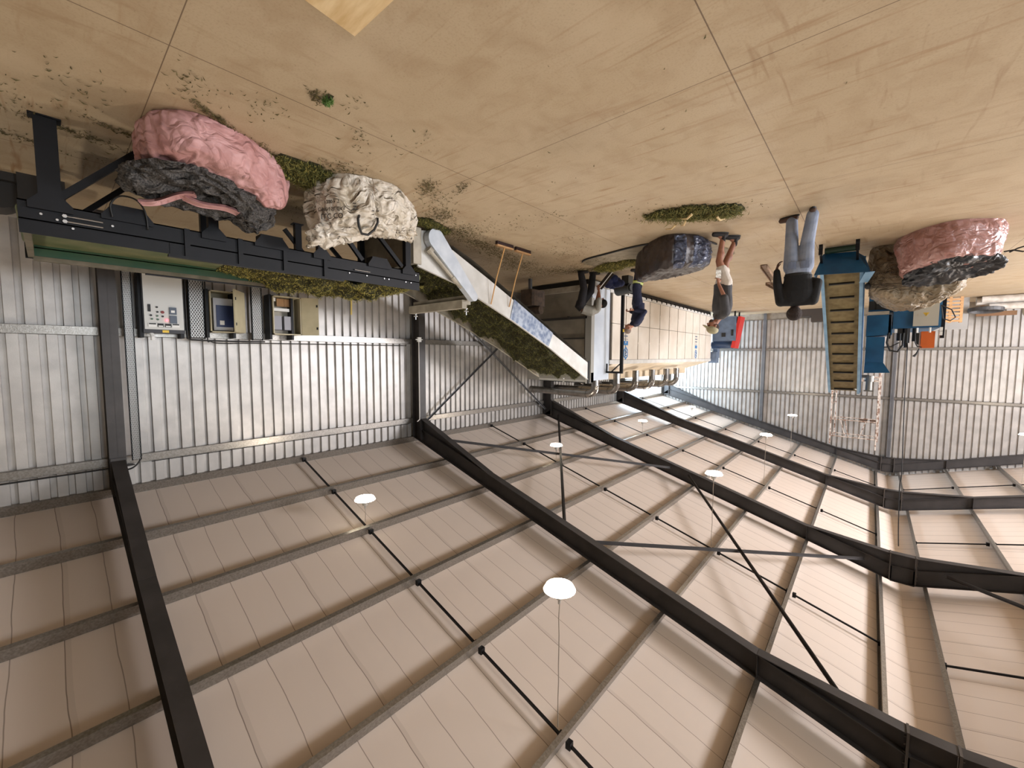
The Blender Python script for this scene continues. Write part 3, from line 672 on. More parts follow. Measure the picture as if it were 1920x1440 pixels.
# second cabinet: hinged at the left of the opening, door swung half shut
t=open_cab('drive_cabinet','beige cabinet, door half open over a blue drive',1.98,2.52,1.04,1.80,1,1.0,.52)
b=MB(); b.box(9.1,2.04,1.17,9.35,2.42,1.76); o=part('variable_drive',b,mat('pale_drive',(188,190,196),.5),t); c=MB(); front(c,9.1,2.08,2.42,1.30,1.70,.012); part('drive_cover',c,mat('navy_cover',(28,44,88),.4),o); c=MB(); front(c,9.088,2.13,2.20,1.58,1.66,.006); part('drive_display',c,wh,o)
t=open_cab('contactor_cabinet','beige cabinet with open side door, brown cards and grey contactors',3.02,3.56,1.02,1.80,1,-.0,.34)
for o in [o for o in COL.objects if o.parent==t and o.name.startswith('door')]:
    me=o.data; 
    for v in me.vertices:   # swing this door wide, away from the box
        x=v.co.x+9.2; y=v.co.y+3.29; r_=3.56-.0-y; v.co.y=(3.56+r_*.80)-3.29; v.co.x=(x-r_*.55)-9.2
    for c in [c for c in COL.objects if c.parent==o]:
        for v in c.data.vertices:
            x=v.co.x+9.2; y=v.co.y+3.29; r_=3.56-y; v.co.y=(3.56+r_*.80)-3.29; v.co.x=(x-r_*.55)-9.2
for (ya_,yb_) in ((3.14,3.28),(3.285,3.42)):
    b=MB(); front(b,9.2,ya_,yb_,1.06,1.22,.01); part('brown_card',b,mat('brown_card',(158,122,84),.8),t)
b=MB(); front(b,9.2,3.05,3.12,1.05,1.12,.01); part('paper_label',b,wh,t)
b=MB(); b.box(9.14,3.06,1.26,9.3,3.36,1.32); part('terminal_strip',b,wh,t)
for ya_ in (3.06,3.25):
    b=MB(); b.box(9.12,ya_,1.42,9.35,ya_+.14,1.70); part('contactor',b,mat('grey_contactor',(150,150,158),.5),t)
b=MB(); b.box(9.3,3.05,1.05,9.34,3.5,1.76); part('backplate',b,beige,t)
# mesh cable trays
meshm=mat('expanded_mesh',(205,205,202),.35,.4)
def tray(y0,y1,z0,z1,label,x=9.14):
    t=thing('mesh_cable_tray',label,'cable tray',(9.2,(y0+y1)/2,z0),'mesh cable trays on the right-hand wall')
    b=MB(); b.box(x-.01,y0-.012,z0,x+.06,y0,z1); b.box(x-.01,y1,z0,x+.06,y1+.012,z1); part('side_rail',b,black,t)
    b=MB(); b.box(x+.02,y0,z0,x+.03,y1,z1); part('backplate',b,mat('tray_back_grey',(92,90,88),.6),t)  # solid dark grey tray back behind the mesh, its own colour
    b=MB(); s=.034; w=y1-y0
    zz=z0
    while zz<z1-.02:
        for yy in np.arange(y0,y1-.001,w/5):
            b.add([(x,yy,zz),(x,yy+w/10,zz+s),(x,yy+w/10,zz+s+.013),(x,yy,zz+.013)],[(0,1,2,3)]); b.add([(x,yy+w/10,zz+s),(x,yy+w/5,zz),(x,yy+w/5,zz+.013),(x,yy+w/10,zz+s+.013)],[(0,1,2,3)])
            b.add([(x,yy,zz),(x,yy+w/10,zz-s),(x,yy+w/10,zz-s+.013),(x,yy,zz+.013)],[(0,1,2,3)]); b.add([(x,yy+w/10,zz-s),(x,yy+w/5,zz),(x,yy+w/5,zz+.013),(x,yy+w/10,zz-s+.013)],[(0,1,2,3)])
        zz+=2*s
    part('mesh',b,meshm,t)
tray(.835,.93,.7,3.95,'tall mesh cable tray from the cabinets up to the eave, beside the nearest column',9.03)
tray(1.70,1.90,.7,1.93,'short mesh cable tray between the grey control cabinet and the beige drive cabinet')
tray(2.68,2.84,.7,1.93,'short mesh cable tray between the two open beige cabinets')
def cable(pts,r,m_,label,nm='electrical_cable',cat='cable',n=6):
    # smooth the path
    P=[Vector(p) for p in pts]; out=[]
    for i in range(len(P)-1):
        a=P[max(i-1,0)];b=P[i];c=P[i+1];d=P[min(i+2,len(P)-1)]
        for k in range(6):
            u=k/6; out.append(.5*((2*b)+(c-a)*u+(2*a-5*b+4*c-d)*u*u+(3*b-a-3*c+d)*u**3))
    out.append(P[-1]); mb=MB(); mb.tube(out,r,n); return single(nm,mb,m_,label,cat,smooth=True)
cable([(9.1,1.64,.7),(9.1,1.64,1.8),(9.1,1.66,1.93),(9.15,1.8,1.95),(9.2,2.3,1.955),(9.2,2.9,1.95)],.014,rubber,'black cable running down beside the grey control cabinet and along the girt')
cable([(9.1,1.93,.7),(9.1,1.93,1.85),(9.1,1.98,1.97),(9.15,2.2,2.0),(9.2,3.0,1.98),(9.3,6.3,1.96)],.011,rubber,'thin black cable curling under the drive cabinet and along the lower girt')
cable([(9.33,YB+6,4.09),(9.33,.4,4.09),(9.3,.62,4.06),(9.1,.78,4.1),(9.1,.9,4.02),(9.15,.95,3.9)],.012,rubber,'black cable laid along the upper girt to the top of the tall tray')
cable([(9.36,6.4,4.075),(9.36,3.6,4.078),(9.36,1.1,4.075)],.006,rubber,'thin black cable along the upper girt above the cabinets')
cable([(xn-.06,.50,.82),(xn-.07,.49,.70),(xn-.07,.56,.60),(xn-.07,.68,.60),(xn-.06,.75,.70),(xn-.04,.77,.88)],.009,rubber,'black hose looped over the frame beside the weed mat of the pink bag',nm='hose_loop',cat='hose')
# conduit and switch on the second column
t=thing('conduit_switch','grey conduit with a white switch box on the second column','conduit',(9.0,6.46,1.8))
b=MB(); b.cyl((9.02,6.50,1.86),(9.02,6.50,3.93),.014,n=10); b.cyl((9.02,6.50,3.93),(9.02,6.42,3.98),.014,n=10); part('conduit',b,mat('pale_conduit',(200,196,190),.5),t)
b=MB(); b.box(8.97,6.45,1.74,9.03,6.55,1.86); b.box(8.98,6.38,1.79,9.0,6.6,1.81); part('switch_box',b,wh,t)
b=MB(); b.bar((9.3,4.80,.85),(9.3,4.79,1.26),.02,.035); single('straw_strip',b,mat('straw_yellow',(214,190,110),.7),'thin straw-yellow strip standing against the wall above the hay heap','strip')

# ================================================================== BAGS
def cr_closed(P, n):
    P=np.array(P,float); m=len(P); out=[]
    for j in range(n):
        u=j*m/n; i=int(u); f=u-i; a,b,c,d=P[(i-1)%m],P[i%m],P[(i+1)%m],P[(i+2)%m]
        out.append(.5*((2*b)+(c-a)*f+(2*a-5*b+4*c-d)*f*f+(3*b-a-3*c+d)*f**3))
    return np.array(out)
def bag_mesh(rings, N=150, M=56, fold=.035, seed=0, dip=.0, cap=True, sc=2.2, vert=.35):
    """rings: lists of (x,y,z) control points from floor to rim; cap closes the top towards its centre"""
    R=[cr_closed(r,N) for r in rings]; K=len(R); rows=[]
    for j in range(M):
        u=j*(K-1)/(M-1); i=min(int(u),K-2); f=u-i; a,b,c,d=R[max(i-1,0)],R[i],R[i+1],R[min(i+2,K-1)]
        rows.append(.5*((2*b)+(c-a)*f+(2*a-5*b+4*c-d)*f*f+(3*b-a-3*c+d)*f**3))
    top=rows[-1]; cen=top.mean(0)
    if cap:
        for k in range(1,15):
            f=k/14; q=top*(1-f)+cen*f; q[:,2]+=dip*math.sin(f*PI/2)
            rows.append(q)
    mb=MB(); base=rows[0].mean(0)
    G=np.array(rows); du=np.roll(G,-1,1)-np.roll(G,1,1); dv=np.gradient(G,axis=0); Nn=np.cross(du,dv); L=np.linalg.norm(Nn,axis=2,keepdims=True); Nn=Nn/np.maximum(L,1e-6)
    if Nn[M//2,0].dot(G[M//2,0]-G[M//2].mean(0))<0: Nn=-Nn
    pts=[]
    for j in range(G.shape[0]):
        row=[]
        for k in range(N):
            p=G[j,k]; q=Vector((p[0]*sc,p[1]*sc,p[2]*sc*vert+seed*5.1))
            w=Vector((noise.noise(q*1.3+Vector((9,0,0))),noise.noise(q*1.3+Vector((0,9,0))),noise.noise(q*1.3)))*.6
            r1=1-abs(noise.noise(q*1.7+w))*2.6; r2_=1-abs(noise.noise(q*4.1+w*2+Vector((3,3,3))))*2.6; r3=1-abs(noise.noise(Vector(tuple(p))*13+w*3+Vector((seed,0,0))))*2.4
            dsp=fold*(.8*r1+.5*r2_+.26*r3-.75); low=min(1,max(0,(p[2])/.06)); 
            pp=p+Nn[j,k]*dsp*(.35+.65*low); pp[2]=max(pp[2],.003 if j else .001); row.append(tuple(pp))
        pts.append(row)
    mb.grid(pts,closed=True); mb.smooth=True; return mb
def sack_mat(name,c1,c2,rough=.5,spec=.4,cs=3.5,bm=1.):
    m=mat(name,c1,rough,0,c2,cs,6,bump=.35,bscale=9,spec=spec); nt,N,L=nodes(m); tc=N.new('ShaderNodeTexCoord'); prev=None
    nz=N.new('ShaderNodeTexNoise'); nz.inputs['Scale'].default_value=3; L.new(tc.outputs['Object'],nz.inputs['Vector'])
    va=N.new('ShaderNodeVectorMath'); va.operation='MULTIPLY_ADD'; va.inputs[1].default_value=(.6,.6,.6); L.new(nz.outputs['Color'],va.inputs[0]); L.new(tc.outputs['Object'],va.inputs[2])
    mp=N.new('ShaderNodeMapping'); mp.inputs['Scale'].default_value=(.8,.8,1.7); mp.inputs['Rotation'].default_value=(.5,.3,.4); L.new(va.outputs[0],mp.inputs[0])
    for sc_,st in ((2.1,.9),(4.6,.7),(11,.35)):
        v=N.new('ShaderNodeTexVoronoi'); v.feature='DISTANCE_TO_EDGE'; v.inputs['Scale'].default_value=sc_; L.new(mp.outputs[0],v.inputs['Vector'])
        bp=N.new('ShaderNodeBump'); bp.inputs['Strength'].default_value=st*bm; bp.inputs['Distance'].default_value=.36/sc_; L.new(v.outputs['Distance'],bp.inputs['Height'])
        if prev is not None: L.new(prev,bp.inputs['Normal'])
        prev=bp.outputs[0]
    old=[n for n in N if n.bl_idname=='ShaderNodeBump' and n.inputs['Strength'].default_value<.36 and abs(n.inputs['Strength'].default_value-.35)<1e-4][0]
    L.new(prev,old.inputs['Normal']); return m
pink=sack_mat('pink_woven_plastic',(198,154,152),(170,122,118),.5,bm=.6)
dusk=sack_mat('dark_weed_mat',(62,58,56),(88,84,80),.65); dusk2=sack_mat('speckled_grey_cloth',(40,38,37),(92,88,84),.75,.3,70)
offw=sack_mat('off_white_woven_plastic',(222,214,202),(186,174,154),.38,.5)
brownp=mat('brown_black_plastic',(42,34,32),.45,0,(58,46,42),5,6,bump=.35,bscale=12); shinyb=sack_mat('blue_black_glossy_plastic',(62,68,88),(96,104,128),.28,.7)
tanw=sack_mat('tan_woven_plastic',(142,126,102),(104,90,70),.5)
pink2=sack_mat('dusty_pink_woven_plastic',(178,136,130),(146,102,94),.32,.6,bm=.6)
ink=mat('black_print',(28,24,22),.7)
def seam(mb,pts,r=.004): mb.tube(pts,r,5)

# pink bag with grey weed mat stuffed in its mouth
t=thing('bulk_bag','big pink woven bulk bag slumped against the black conveyor','bag',(5.35,1.3,0))
P0=[(5.52,.74),(5.36,.70),(5.08,.70),(4.82,.86),(4.73,1.06),(4.82,1.36),(4.98,1.62),(5.18,1.86),(5.36,1.95),(5.54,1.86),(5.58,1.30)]
def ring(P,z,s=1.0,c=(5.22,1.34)): return [(c[0]+(x-c[0])*s,c[1]+(y-c[1])*s,zz) for (x,y),zz in zip(P,z if isinstance(z,(list,tuple)) else [z]*len(P))]
zt=[.42,.38,.36,.34,.33,.36,.42,.50,.46,.44,.44]
part('sack',bag_mesh([ring(P0,0),ring(P0,[q*.22 for q in zt],1.07),ring(P0,[q*.6 for q in zt],1.06),ring(P0,zt,.97),ring(P0,[q+.04 for q in zt],.70)],fold=.028,seed=1,dip=.0),pink,t)
def wpath(f,n=10): return [f(i/(n-1)) for i in range(n)]
# dark woven mat draped over its top
c_=(5.42,1.28)
A=[(5.50,.62,.52),(5.40,.54,.46),(5.20,.56,.44),(5.02,.76,.41),(4.97,1.06,.39),(5.04,1.36,.42),(5.16,1.60,.48),(5.32,1.80,.50),(5.46,1.86,.48),(5.54,1.74,.50),(5.56,1.25,.52)]
B=[(5.50,.62,.63),(5.38,.54,.60),(5.20,.60,.56),(5.06,.82,.50),(5.03,1.06,.47),(5.10,1.36,.52),(5.21,1.58,.60),(5.34,1.76,.66),(5.45,1.82,.66),(5.53,1.68,.70),(5.54,1.25,.66)]
Cc=[(5.48,.70,.68),(5.40,.64,.68),(5.28,.70,.64),(5.17,.86,.58),(5.15,1.06,.55),(5.20,1.34,.58),(5.28,1.52,.70),(5.37,1.64,.80),(5.44,1.68,.83),(5.49,1.58,.78),(5.50,1.25,.71)]
part('weed_mat_cover',bag_mesh([A,B,Cc],fold=.06,seed=2,dip=-.13,M=36,sc=2.6,vert=1.1),dusk2,t,'dark grey speckled weed mat stuffed into the bag mouth')
for (p,q,zz,w_) in (((5.40,.66,.73),(5.20,1.06,.60),.0,.09),((5.28,.98,.62),(5.30,1.46,.66),.0,.11)):
    g=[]; p=Vector(p); q=Vector(q); dd=(q-p); s_=Vector((dd.y,-dd.x,0)).normalized()
    for k in range(7):
        f=k/6; row=[]
        for j in range(13):
            u=j/12; a=p+dd*u+s_*w_*(f-.5); row.append((a.x,a.y,a.z+.012*math.cos(k*PI)+.02*math.sin(u*6)+.01*f))
        g.append(row)
    b=MB(); b.grid(g); b.grid([[(x,y,z-.012) for x,y,z in r] for r in g],flip=True); b.smooth=True; part('pleated_hem',b,pink,t,'striped pink hem folded over the dark mat')

# off-white bag
t=thing('bulk_bag','big off-white printed bulk bag with black loop handle beside the white conveyor','bag',(5.3,3.0,0))
P1=[(5.56,2.36),(5.35,2.34),(5.08,2.38),(4.86,2.54),(4.77,2.8),(4.78,3.12),(4.98,3.40),(5.18,3.64),(5.40,3.80),(5.60,3.64),(5.62,3.0)]
c1=(5.22,3.05); z1=[.72,.70,.60,.46,.38,.34,.34,.38,.38,.36,.48]
part('sack',bag_mesh([ring(P1,0,1,c1),ring(P1,[q*.25 for q in z1],1.07,c1),ring(P1,[q*.62 for q in z1],1.06,c1),ring(P1,z1,.99,c1),ring(P1,[q+.07 for q in z1],.80,c1)],fold=.05,seed=5,dip=.03,sc=2.6),offw,t)
# crumpled upper flap folded towards the conveyor
A=[(5.56,2.34,.70),(5.38,2.22,.66),(5.12,2.34,.56),(4.98,2.72,.44),(4.96,3.1,.34),(5.04,3.42,.30),(5.18,3.68,.34),(5.40,3.84,.36),(5.58,3.66,.36),(5.60,3.0,.50)]
B=[(5.54,2.36,.80),(5.42,2.26,.82),(5.22,2.38,.70),(5.08,2.72,.54),(5.08,3.1,.42),(5.14,3.42,.36),(5.24,3.64,.40),(5.40,3.78,.45),(5.54,3.56,.40),(5.56,3.0,.55)]
part('crumpled_flap',bag_mesh([A,B],fold=.06,seed=8,dip=.0,M=26,sc=3.4,vert=1.2),offw,t)
b=MB(); b.tube([(4.90,2.66,.46),(4.86,2.62,.52),(4.88,2.64,.60),(4.96,2.72,.66),(4.98,2.82,.65),(4.93,2.88,.58),(4.88,2.90,.50),(4.88,2.9,.44)],.016,8); b.smooth=True; part('loop_handle',b,rubber,t,'black webbing loop')
for k in range(3):
    b=MB(); b.tube([(4.86,2.56,.42-.035*k),(4.80,2.76,.40-.035*k),(4.79,2.96,.36-.035*k),(4.83,3.14,.32-.03*k)],.005,5); part('black_stitch_line',b,ink,t)
xd=Vector((-.28,.92,0)); xd=Vector((-.55,.35,0)).normalized()
for k,(tx,sz) in enumerate((('LLC CO',.085),('OWN SUGAR',.06),('1200 KG',.055))):
    text('printed_lettering',tx,sz,(5.00-.0*k,2.36-.00*k,.52-.085*k),(-.83,.52,0),(.12,.1,1),ink,t)
for y in (2.75,3.0): 
    b=MB(); b.tube([(4.735,y,.02),(4.715,y+.01,.12),(4.725,y+.02,.22)],.003,5); part('seam',b,mat('brown_thread',(110,84,60),.8),t)

# tan printed bag far back
t=thing('bulk_bag','tan printed bulk bag behind the dusty pink bag, right of the blue sloping conveyor','bag',(-.45,11.6,0))
P2=[(.10,11.15),(-.1,11.02),(-.55,11.12),(-1.0,11.2),(-1.25,11.4),(-1.2,11.9),(-.8,12.2),(-.2,12.25),(.10,11.9)]; c2=(-.5,11.6)
z2=[.72,.80,.86,.80,.74,.8,.9,.9,.8]
part('sack',bag_mesh([ring(P2,0,.97,c2),ring(P2,.25,1.04,c2),ring(P2,z2,1.0,c2),ring(P2,[q+.16 for q in z2],.94,c2),ring(P2,[q+.32 for q in z2],.62,c2)],fold=.04,seed=11,dip=.03,sc=2.4),tanw,t)
yy=10.955
for k,(tx,sz) in enumerate((('RECONDITIONED LINERS',.05),('CIN 74 007KG',.065),('KARGO',.06))): text('printed_lettering',tx,sz,(-.17-.02*k,yy-.02,.66-.10*k),(-1 if False else 1,-.02,0),(0,0,1),ink,t)
for k in range(3):
    b=MB(); b.tube([(.13,11.05,.82-.03*k),(-.1,10.93,.84-.03*k),(-.5,10.93,.86-.03*k)],.006,5); part('black_stitch_line',b,ink,t)
b=MB(); b.ball((.13,11.02,.78),.05,.05,.07); part('knot',b,rubber,t)
# dusty pink bag with black liner, in front of it
t=thing('bulk_bag','dusty pink bulk bag with black plastic liner sagging from its mouth','bag',(-.9,10.5,0))
P3=[(-.25,10.75),(-.42,10.25),(-.66,9.92),(-.95,9.78),(-1.40,10.08),(-1.52,10.35),(-1.5,10.9),(-1.0,11.0),(-.45,10.98)]; c3=(-.92,10.5)
z3=[.62,.58,.54,.50,.50,.54,.6,.66,.72]
part('sack',bag_mesh([ring(P3,0,1.0,c3),ring(P3,.16,1.05,c3),ring(P3,.36,.99,c3),ring(P3,z3,.93,c3),ring(P3,[q+.05 for q in z3],.80,c3)],fold=.03,seed=14,dip=-.02,sc=2.6),pink2,t)
A=[(-.42,10.8,.72),(-.5,10.35,.62),(-.75,10.02,.55),(-1.0,9.95,.52),(-1.4,10.2,.52),(-1.55,10.45,.56),(-1.5,10.95,.66),(-1.0,11.1,.7)]
B=[(-.40,10.8,.86),(-.55,10.45,.80),(-.8,10.15,.66),(-1.05,10.1,.62),(-1.4,10.3,.60),(-1.6,10.5,.64),(-1.5,10.9,.74),(-1.0,11.05,.84)]
part('black_liner',bag_mesh([A,B],fold=.05,seed=16,dip=-.06,M=22,sc=3,vert=1.1),mat('black_liner_plastic',(22,22,24),.35,0,(40,44,50),6,bump=.5,bscale=12),t,'black plastic liner')
b=MB(); b.tube([(-1.52,10.30,.50),(-1.62,10.30,.49),(-1.72,10.3,.53),(-1.80,10.3,.50),(-1.76,10.3,.44),(-1.66,10.3,.47),(-1.58,10.3,.52)],.012,6); part('strap_loop',b,ink,t)
# dark bag on the ground sheet
t=thing('bulk_bag','full brown-black bulk bag with glossy blue-black side beside the man in white shorts','bag',(3.2,8.4,0))
P4=[(2.46,7.92),(2.62,7.66),(2.9,7.52),(3.25,7.72),(3.65,8.15),(3.98,8.70),(3.85,9.1),(3.3,9.25),(2.7,8.95),(2.42,8.4)]; c4=(3.2,8.4)
z4=[.50,.54,.58,.60,.58,.54,.48,.44,.42,.44]
part('sack',bag_mesh([ring(P4,0,.96,c4),ring(P4,.12,1.03,c4),ring(P4,.32,1.05,c4),ring(P4,z4,.99,c4),ring(P4,[q+.05 for q in z4],.80,c4)],fold=.03,seed=20,dip=-.12,sc=2),brownp,t)
Rr=[cr_closed(ring(P4,z_,s_,c4),150) for z_,s_ in ((.10,1.0),(.2,1.06),(.32,1.06),(.40,1.02),(.5,.97))]
full=bag_mesh([ring(P4,0,.96,c4),ring(P4,.12,1.03,c4),ring(P4,.32,1.05,c4),ring(P4,z4,.99,c4),ring(P4,[q+.05 for q in z4],.80,c4)],fold=.03,seed=20,dip=-.12,sc=2)
# glossy sheet lapped over one side: two wrinkled bands offset from the sack
def band(k0,k1,j0,j1,w=.012):
    g=[]
    for j in range(j0,j1):
        row=[]
        for k in range(k0,k1):
            p=Vector(full.v[j*150+(k%150)]); e=1.0 if (k0<k<k1-1 and j0<j<j1-1) else -.6
            n=Vector((p.x-c4[0],p.y-c4[1],.1)).normalized(); cr_=.022*(1-abs(noise.noise(p*9))*2)+.014*noise.noise(p*26)
            row.append(tuple(p+n*(w*e+cr_*(e>0))))
        g.append(row)
    b=MB(); b.grid(g); b.smooth=True; return b
part('glossy_sheet',band(-14,7,4,56),shinyb,t,'glossy blue-black plastic'); part('glossy_sheet',band(14,25,3,56),shinyb,t,'glossy blue-black plastic')
# ground sheet
b=MB(); Q=[(5.2,8.38),(4.3,8.02),(3.4,7.88),(2.58,8.2),(2.36,9.0),(2.38,9.95),(3.4,9.85),(4.5,9.75),(5.15,9.6)]
g=[]; cc=np.mean(np.array(Q),0)
for k in range(10):
    f=1-k/9.5; g.append([(cc[0]+(p[0]-cc[0])*f,cc[1]+(p[1]-cc[1])*f,.006+.012*abs(noise.noise(Vector((p[0]*f*5,p[1]*3,k*.4))))) for p in cr_closed(Q,80)])
b.grid(g,closed=True); single('ground_sheet',b,mat('grey_tan_sheet',(150,138,116),.6,0,(126,114,92),6,bump=.5,bscale=10),'flat grey-tan plastic sheet with dark edge spread under the brown-black bag','sheet')
b=MB(); pp=cr_closed(Q,80); b.tube([(x,y,.02) for x,y in pp[:34]],.018,6); single('rolled_sheet_edge',b,rubber,'dark rolled edge along the near side of the grey-tan ground sheet','sheet edge')

# ================================================================== HEAPS AND LITTER ON THE FLOOR
def heap(name,label,c,a,rx,ry,h,n,m,base=True,cat='hay heap',long_=0):
    ca,sa=math.cos(a),math.sin(a)
    def thf(x,y):
        u=((x-c[0])*ca+(y-c[1])*sa)/rx; v=(-(x-c[0])*sa+(y-c[1])*ca)/ry; r=math.hypot(u,v)*(1+.35*fbm((x,y,1),2.5,3))
        return max(0,h*(1-r*r)) if r<1 else 0
    R_=max(rx,ry)*1.25; o=haybed(name,None,(c[0]-R_,c[0]+R_,c[1]-R_,c[1]+R_),lambda x,y:.002,thf,n,None,label,cat,m)
    if long_:
        pts=[]
        while len(pts)<long_:
            x=RNG.uniform(c[0]-R_,c[0]+R_); y=RNG.uniform(c[1]-R_,c[1]+R_); tt=thf(x,y)
            if tt>.003: pts.append((x+RNG.normal(0,.05),y+RNG.normal(0,.05),.002+tt*.9+RNG.uniform(0,.03)))
        part('long_stalks',blades(MB(),np.array(pts),(.07,.22),(.005,.010),.9),mat('pale_stalk',(128,122,62),.8,0,(84,86,38),12),o,kind='stuff')
    return o
heap('hay_heap','dark green hay heap on the floor between the pink and off-white bags',(5.25,2.12),1.2,.46,.34,.12,9000,hayd,long_=500)
hp=heap('hay_heap','long low heap of green plants with roots on the open floor near the man in white shorts',(2.13,6.66),2.6,.80,.27,.10,7500,mat('wilted_plants',(72,78,34),.8,0,(150,138,78),30,1,lo=.48,hi=.6),long_=900)
for k,(x,y,a,l) in enumerate(((2.45,6.72,.6,.26),(2.25,6.6,1.0,.3),(2.1,6.40,.4,.22),(1.85,6.75,1.9,.2))):
    b=MB(); b.tube([(x,y,.11),(x+l*.4*math.cos(a),y+l*.4*math.sin(a),.15),(x+l*math.cos(a),y+l*math.sin(a),.11)],.011,6,[.02,.015,.008]); single('pale_root',b,mat('pale_root',(214,188,140),.8),['thick pale root on the left part of the plant heap','long pale root across the middle of the plant heap','short pale root on the near edge of the plant heap','white-tipped pale root at the right part of the plant heap'][k],'root')
heap('leaf_clump','small bright green leaf clump on the open floor in front of the pink bag',(3.62,1.70),.3,.06,.045,.035,260,fresh,cat='leaves')
heap('hay_heap','hay spilled on the ground sheet at the feet of the bending man',(4.75,9.2),.3,.75,.28,.10,6000,hay,long_=400)
heap('hay_heap','dark hay strip spilled at the tail of the white sloping conveyor',(5.75,4.5),1.2,.55,.2,.05,3500,hayd)
def litterpatch(n,fn):
    P=[]
    while len(P)<n:
        p=fn()
        if p is not None: P.append((p[0],p[1],.004))
    return P
P=[]
def clus(cx,cy,rx,ry,n,a=0):
    for _ in range(n):
        u,v=RNG.normal(0,.5,2); P.append((cx+rx*u*math.cos(a)-ry*v*math.sin(a),cy+rx*u*math.sin(a)+ry*v*math.cos(a),.004))
for c in ((4.7,1.15,.30,.06,260,.9),(5.1,1.75,.35,.08,260,.9),(4.3,.9,.3,.2,60,.5),(4.2,1.4,.3,.25,40,0),(6.05,.25,.5,.10,260,1.3),(5.7,.62,.35,.08,160,1.2),(6.6,-.15,.4,.12,140,1.2),(5.0,.25,.35,.3,50,0),(5.6,-.1,.5,.3,50,.4),(3.66,1.62,.10,.07,90,.6),(3.5,1.9,.16,.1,16,0),
          (4.0,2.2,.25,.12,40,.4),(3.7,2.6,.3,.2,26,.2),(4.5,3.4,.30,.12,240,.5),(4.15,3.7,.25,.1,90,.3),(4.7,3.75,.3,.3,110,0),(5.2,4.2,.4,.25,420,.6),(5.6,4.9,.3,.5,520,.3),(5.3,5.0,.6,.5,150,.3),(5.9,5.6,.25,.9,800,-.1),(6.2,6.6,.35,1.0,900,-.2),(6.6,7.8,.6,1.0,1100,-.3),(6.3,8.8,.9,.5,900,0),(5.7,9.2,.6,.3,700,0),(4.6,5.3,.5,.5,50,0),(3.9,5.3,.3,.3,40,0),(4.4,6.6,.4,.4,40,0),(5.0,7.4,.7,.6,160,0),(2.9,5.7,.5,.4,14,0),(3.1,4.3,.8,.8,12,0),(4.9,2.4,.3,.3,200,0),(5.0,2.9,.2,.3,100,0),(2.2,6.5,.9,.4,180,2.6),(4.9,8.6,.7,.4,300,0),(6.7,3.2,.5,1.2,500,0),(6.7,1.2,.4,1.0,150,0),(4.1,10.2,1.0,.5,40,0),(-2,5,3,3,14,0),(1.5,3.4,1.5,2,12,0)): clus(*c)
P=[p for p in P if not (p[0]>5.9 and False)]
single('leaf_litter',blades(MB(),np.array(P),(.02,.065),(.005,.013),.25),litter,'scattered dark leaf crumbs strewn over the floor beside bags and conveyors','leaf litter',kind='stuff')
# plywood offcut near the camera
b=MB(); ppp=[(2.784,1.507),(2.735,1.10),(2.60,.55),(1.7,.62),(1.85,1.2),(2.2,1.50)]; ppp=[(2.784,1.507),(2.745,1.18),(2.62,.6),(1.95,.65),(2.05,1.50),(2.35,1.525)]
b.prism([(2.784,1.507),(2.70,.80),(1.75,.80),(1.80,1.54)],'Z',.001,.012); single('plywood_board',b,mat('pale_plywood',(228,204,160),.6,0,(204,172,120),3,6,stretch=(1,5,1)),'corner of a pale plywood board on the floor by the camera','board')

# loose steel channels
for i,(p,q) in enumerate((((2.06,11.5),(2.22,13.9)),((2.42,14.3),(2.34,16.7)))):
    b=MB(); b.bar((p[0],p[1],.012),(q[0],q[1],.012),.14,.01); b.bar((p[0]-.065,p[1],.05),(q[0]-.065,q[1],.05),.012,.08); b.bar((p[0]+.065,p[1],.05),(q[0]+.065,q[1],.05),.012,.08)
    single('steel_channel',b,mat('rusty_channel',(150,122,96),.6,.2,(110,86,66),5),['rusty steel channel lying on the floor, the nearer of two','rusty steel channel lying on the floor, the farther of two by the black shirt man'][i],'steel channel')

# ================================================================== BLUE SLOPING CLEATED CONVEYOR
t=thing('cleated_conveyor','blue sloping cleated conveyor with tan belt rising above the standing man','conveyor',(.52,11.5,0))
xa,xb=.23,.86; yb0,zb0,yb1,zb1=10.72,.40,14.9,3.155
d=Vector((0,yb1-yb0,zb1-zb0)).normalized(); up=Vector((0,-d.z,d.y))
for x in (xa,xb):
    b=MB(); b.bar((x,yb0,zb0),(x,yb1,zb1),.022,.20,up); b.bar(Vector((x,yb0,zb0))+up*.10,Vector((x,yb1,zb1))+up*.10,.06,.012,up)
    part('side_channel',b,lblue,t)
b=MB(); b.bar((.545,yb0,zb0),(.545,yb1,zb1),.60,.03,up); part('belt',b,mat('tan_rough_belt',(122,108,74),.75,0,(98,84,52),7),t)
cl=MB()
for k in range(11):
    c=Vector((.55,11.1+.37*k,.645+.244*k))+up*.035
    cl=MB(); cl.bar(c-Vector((.21,0,0)),c+Vector((.21,0,0)),.03,.045,up); part('cleat',cl,rubber,t)
b=MB(); b.hexa([(.36,10.62,.13),(.84,10.62,.11),(.84,10.64,.11),(.36,10.64,.13),(.10,10.35,.60),(.95,10.35,.56),(.95,10.37,.56),(.10,10.37,.60)])
b.hexa([(.84,10.62,.11),(.86,10.9,.2),(.87,10.9,.2),(.85,10.62,.11),(.95,10.35,.56),(.98,10.9,.60),(.99,10.9,.60),(.96,10.35,.56)])
b.hexa([(.34,10.62,.13),(.2,10.9,.2),(.21,10.9,.2),(.36,10.62,.13),(.10,10.35,.60),(.06,10.9,.62),(.07,10.9,.62),(.11,10.35,.60)])
part('hopper',b,mat('deep_blue_hopper',(22,78,112),.42,0,(18,64,96),3),t)
b=MB(); b.bar((.1,10.36,.60),(.2,11.0,.70),.14,.01); part('lip',b,lblue,t)
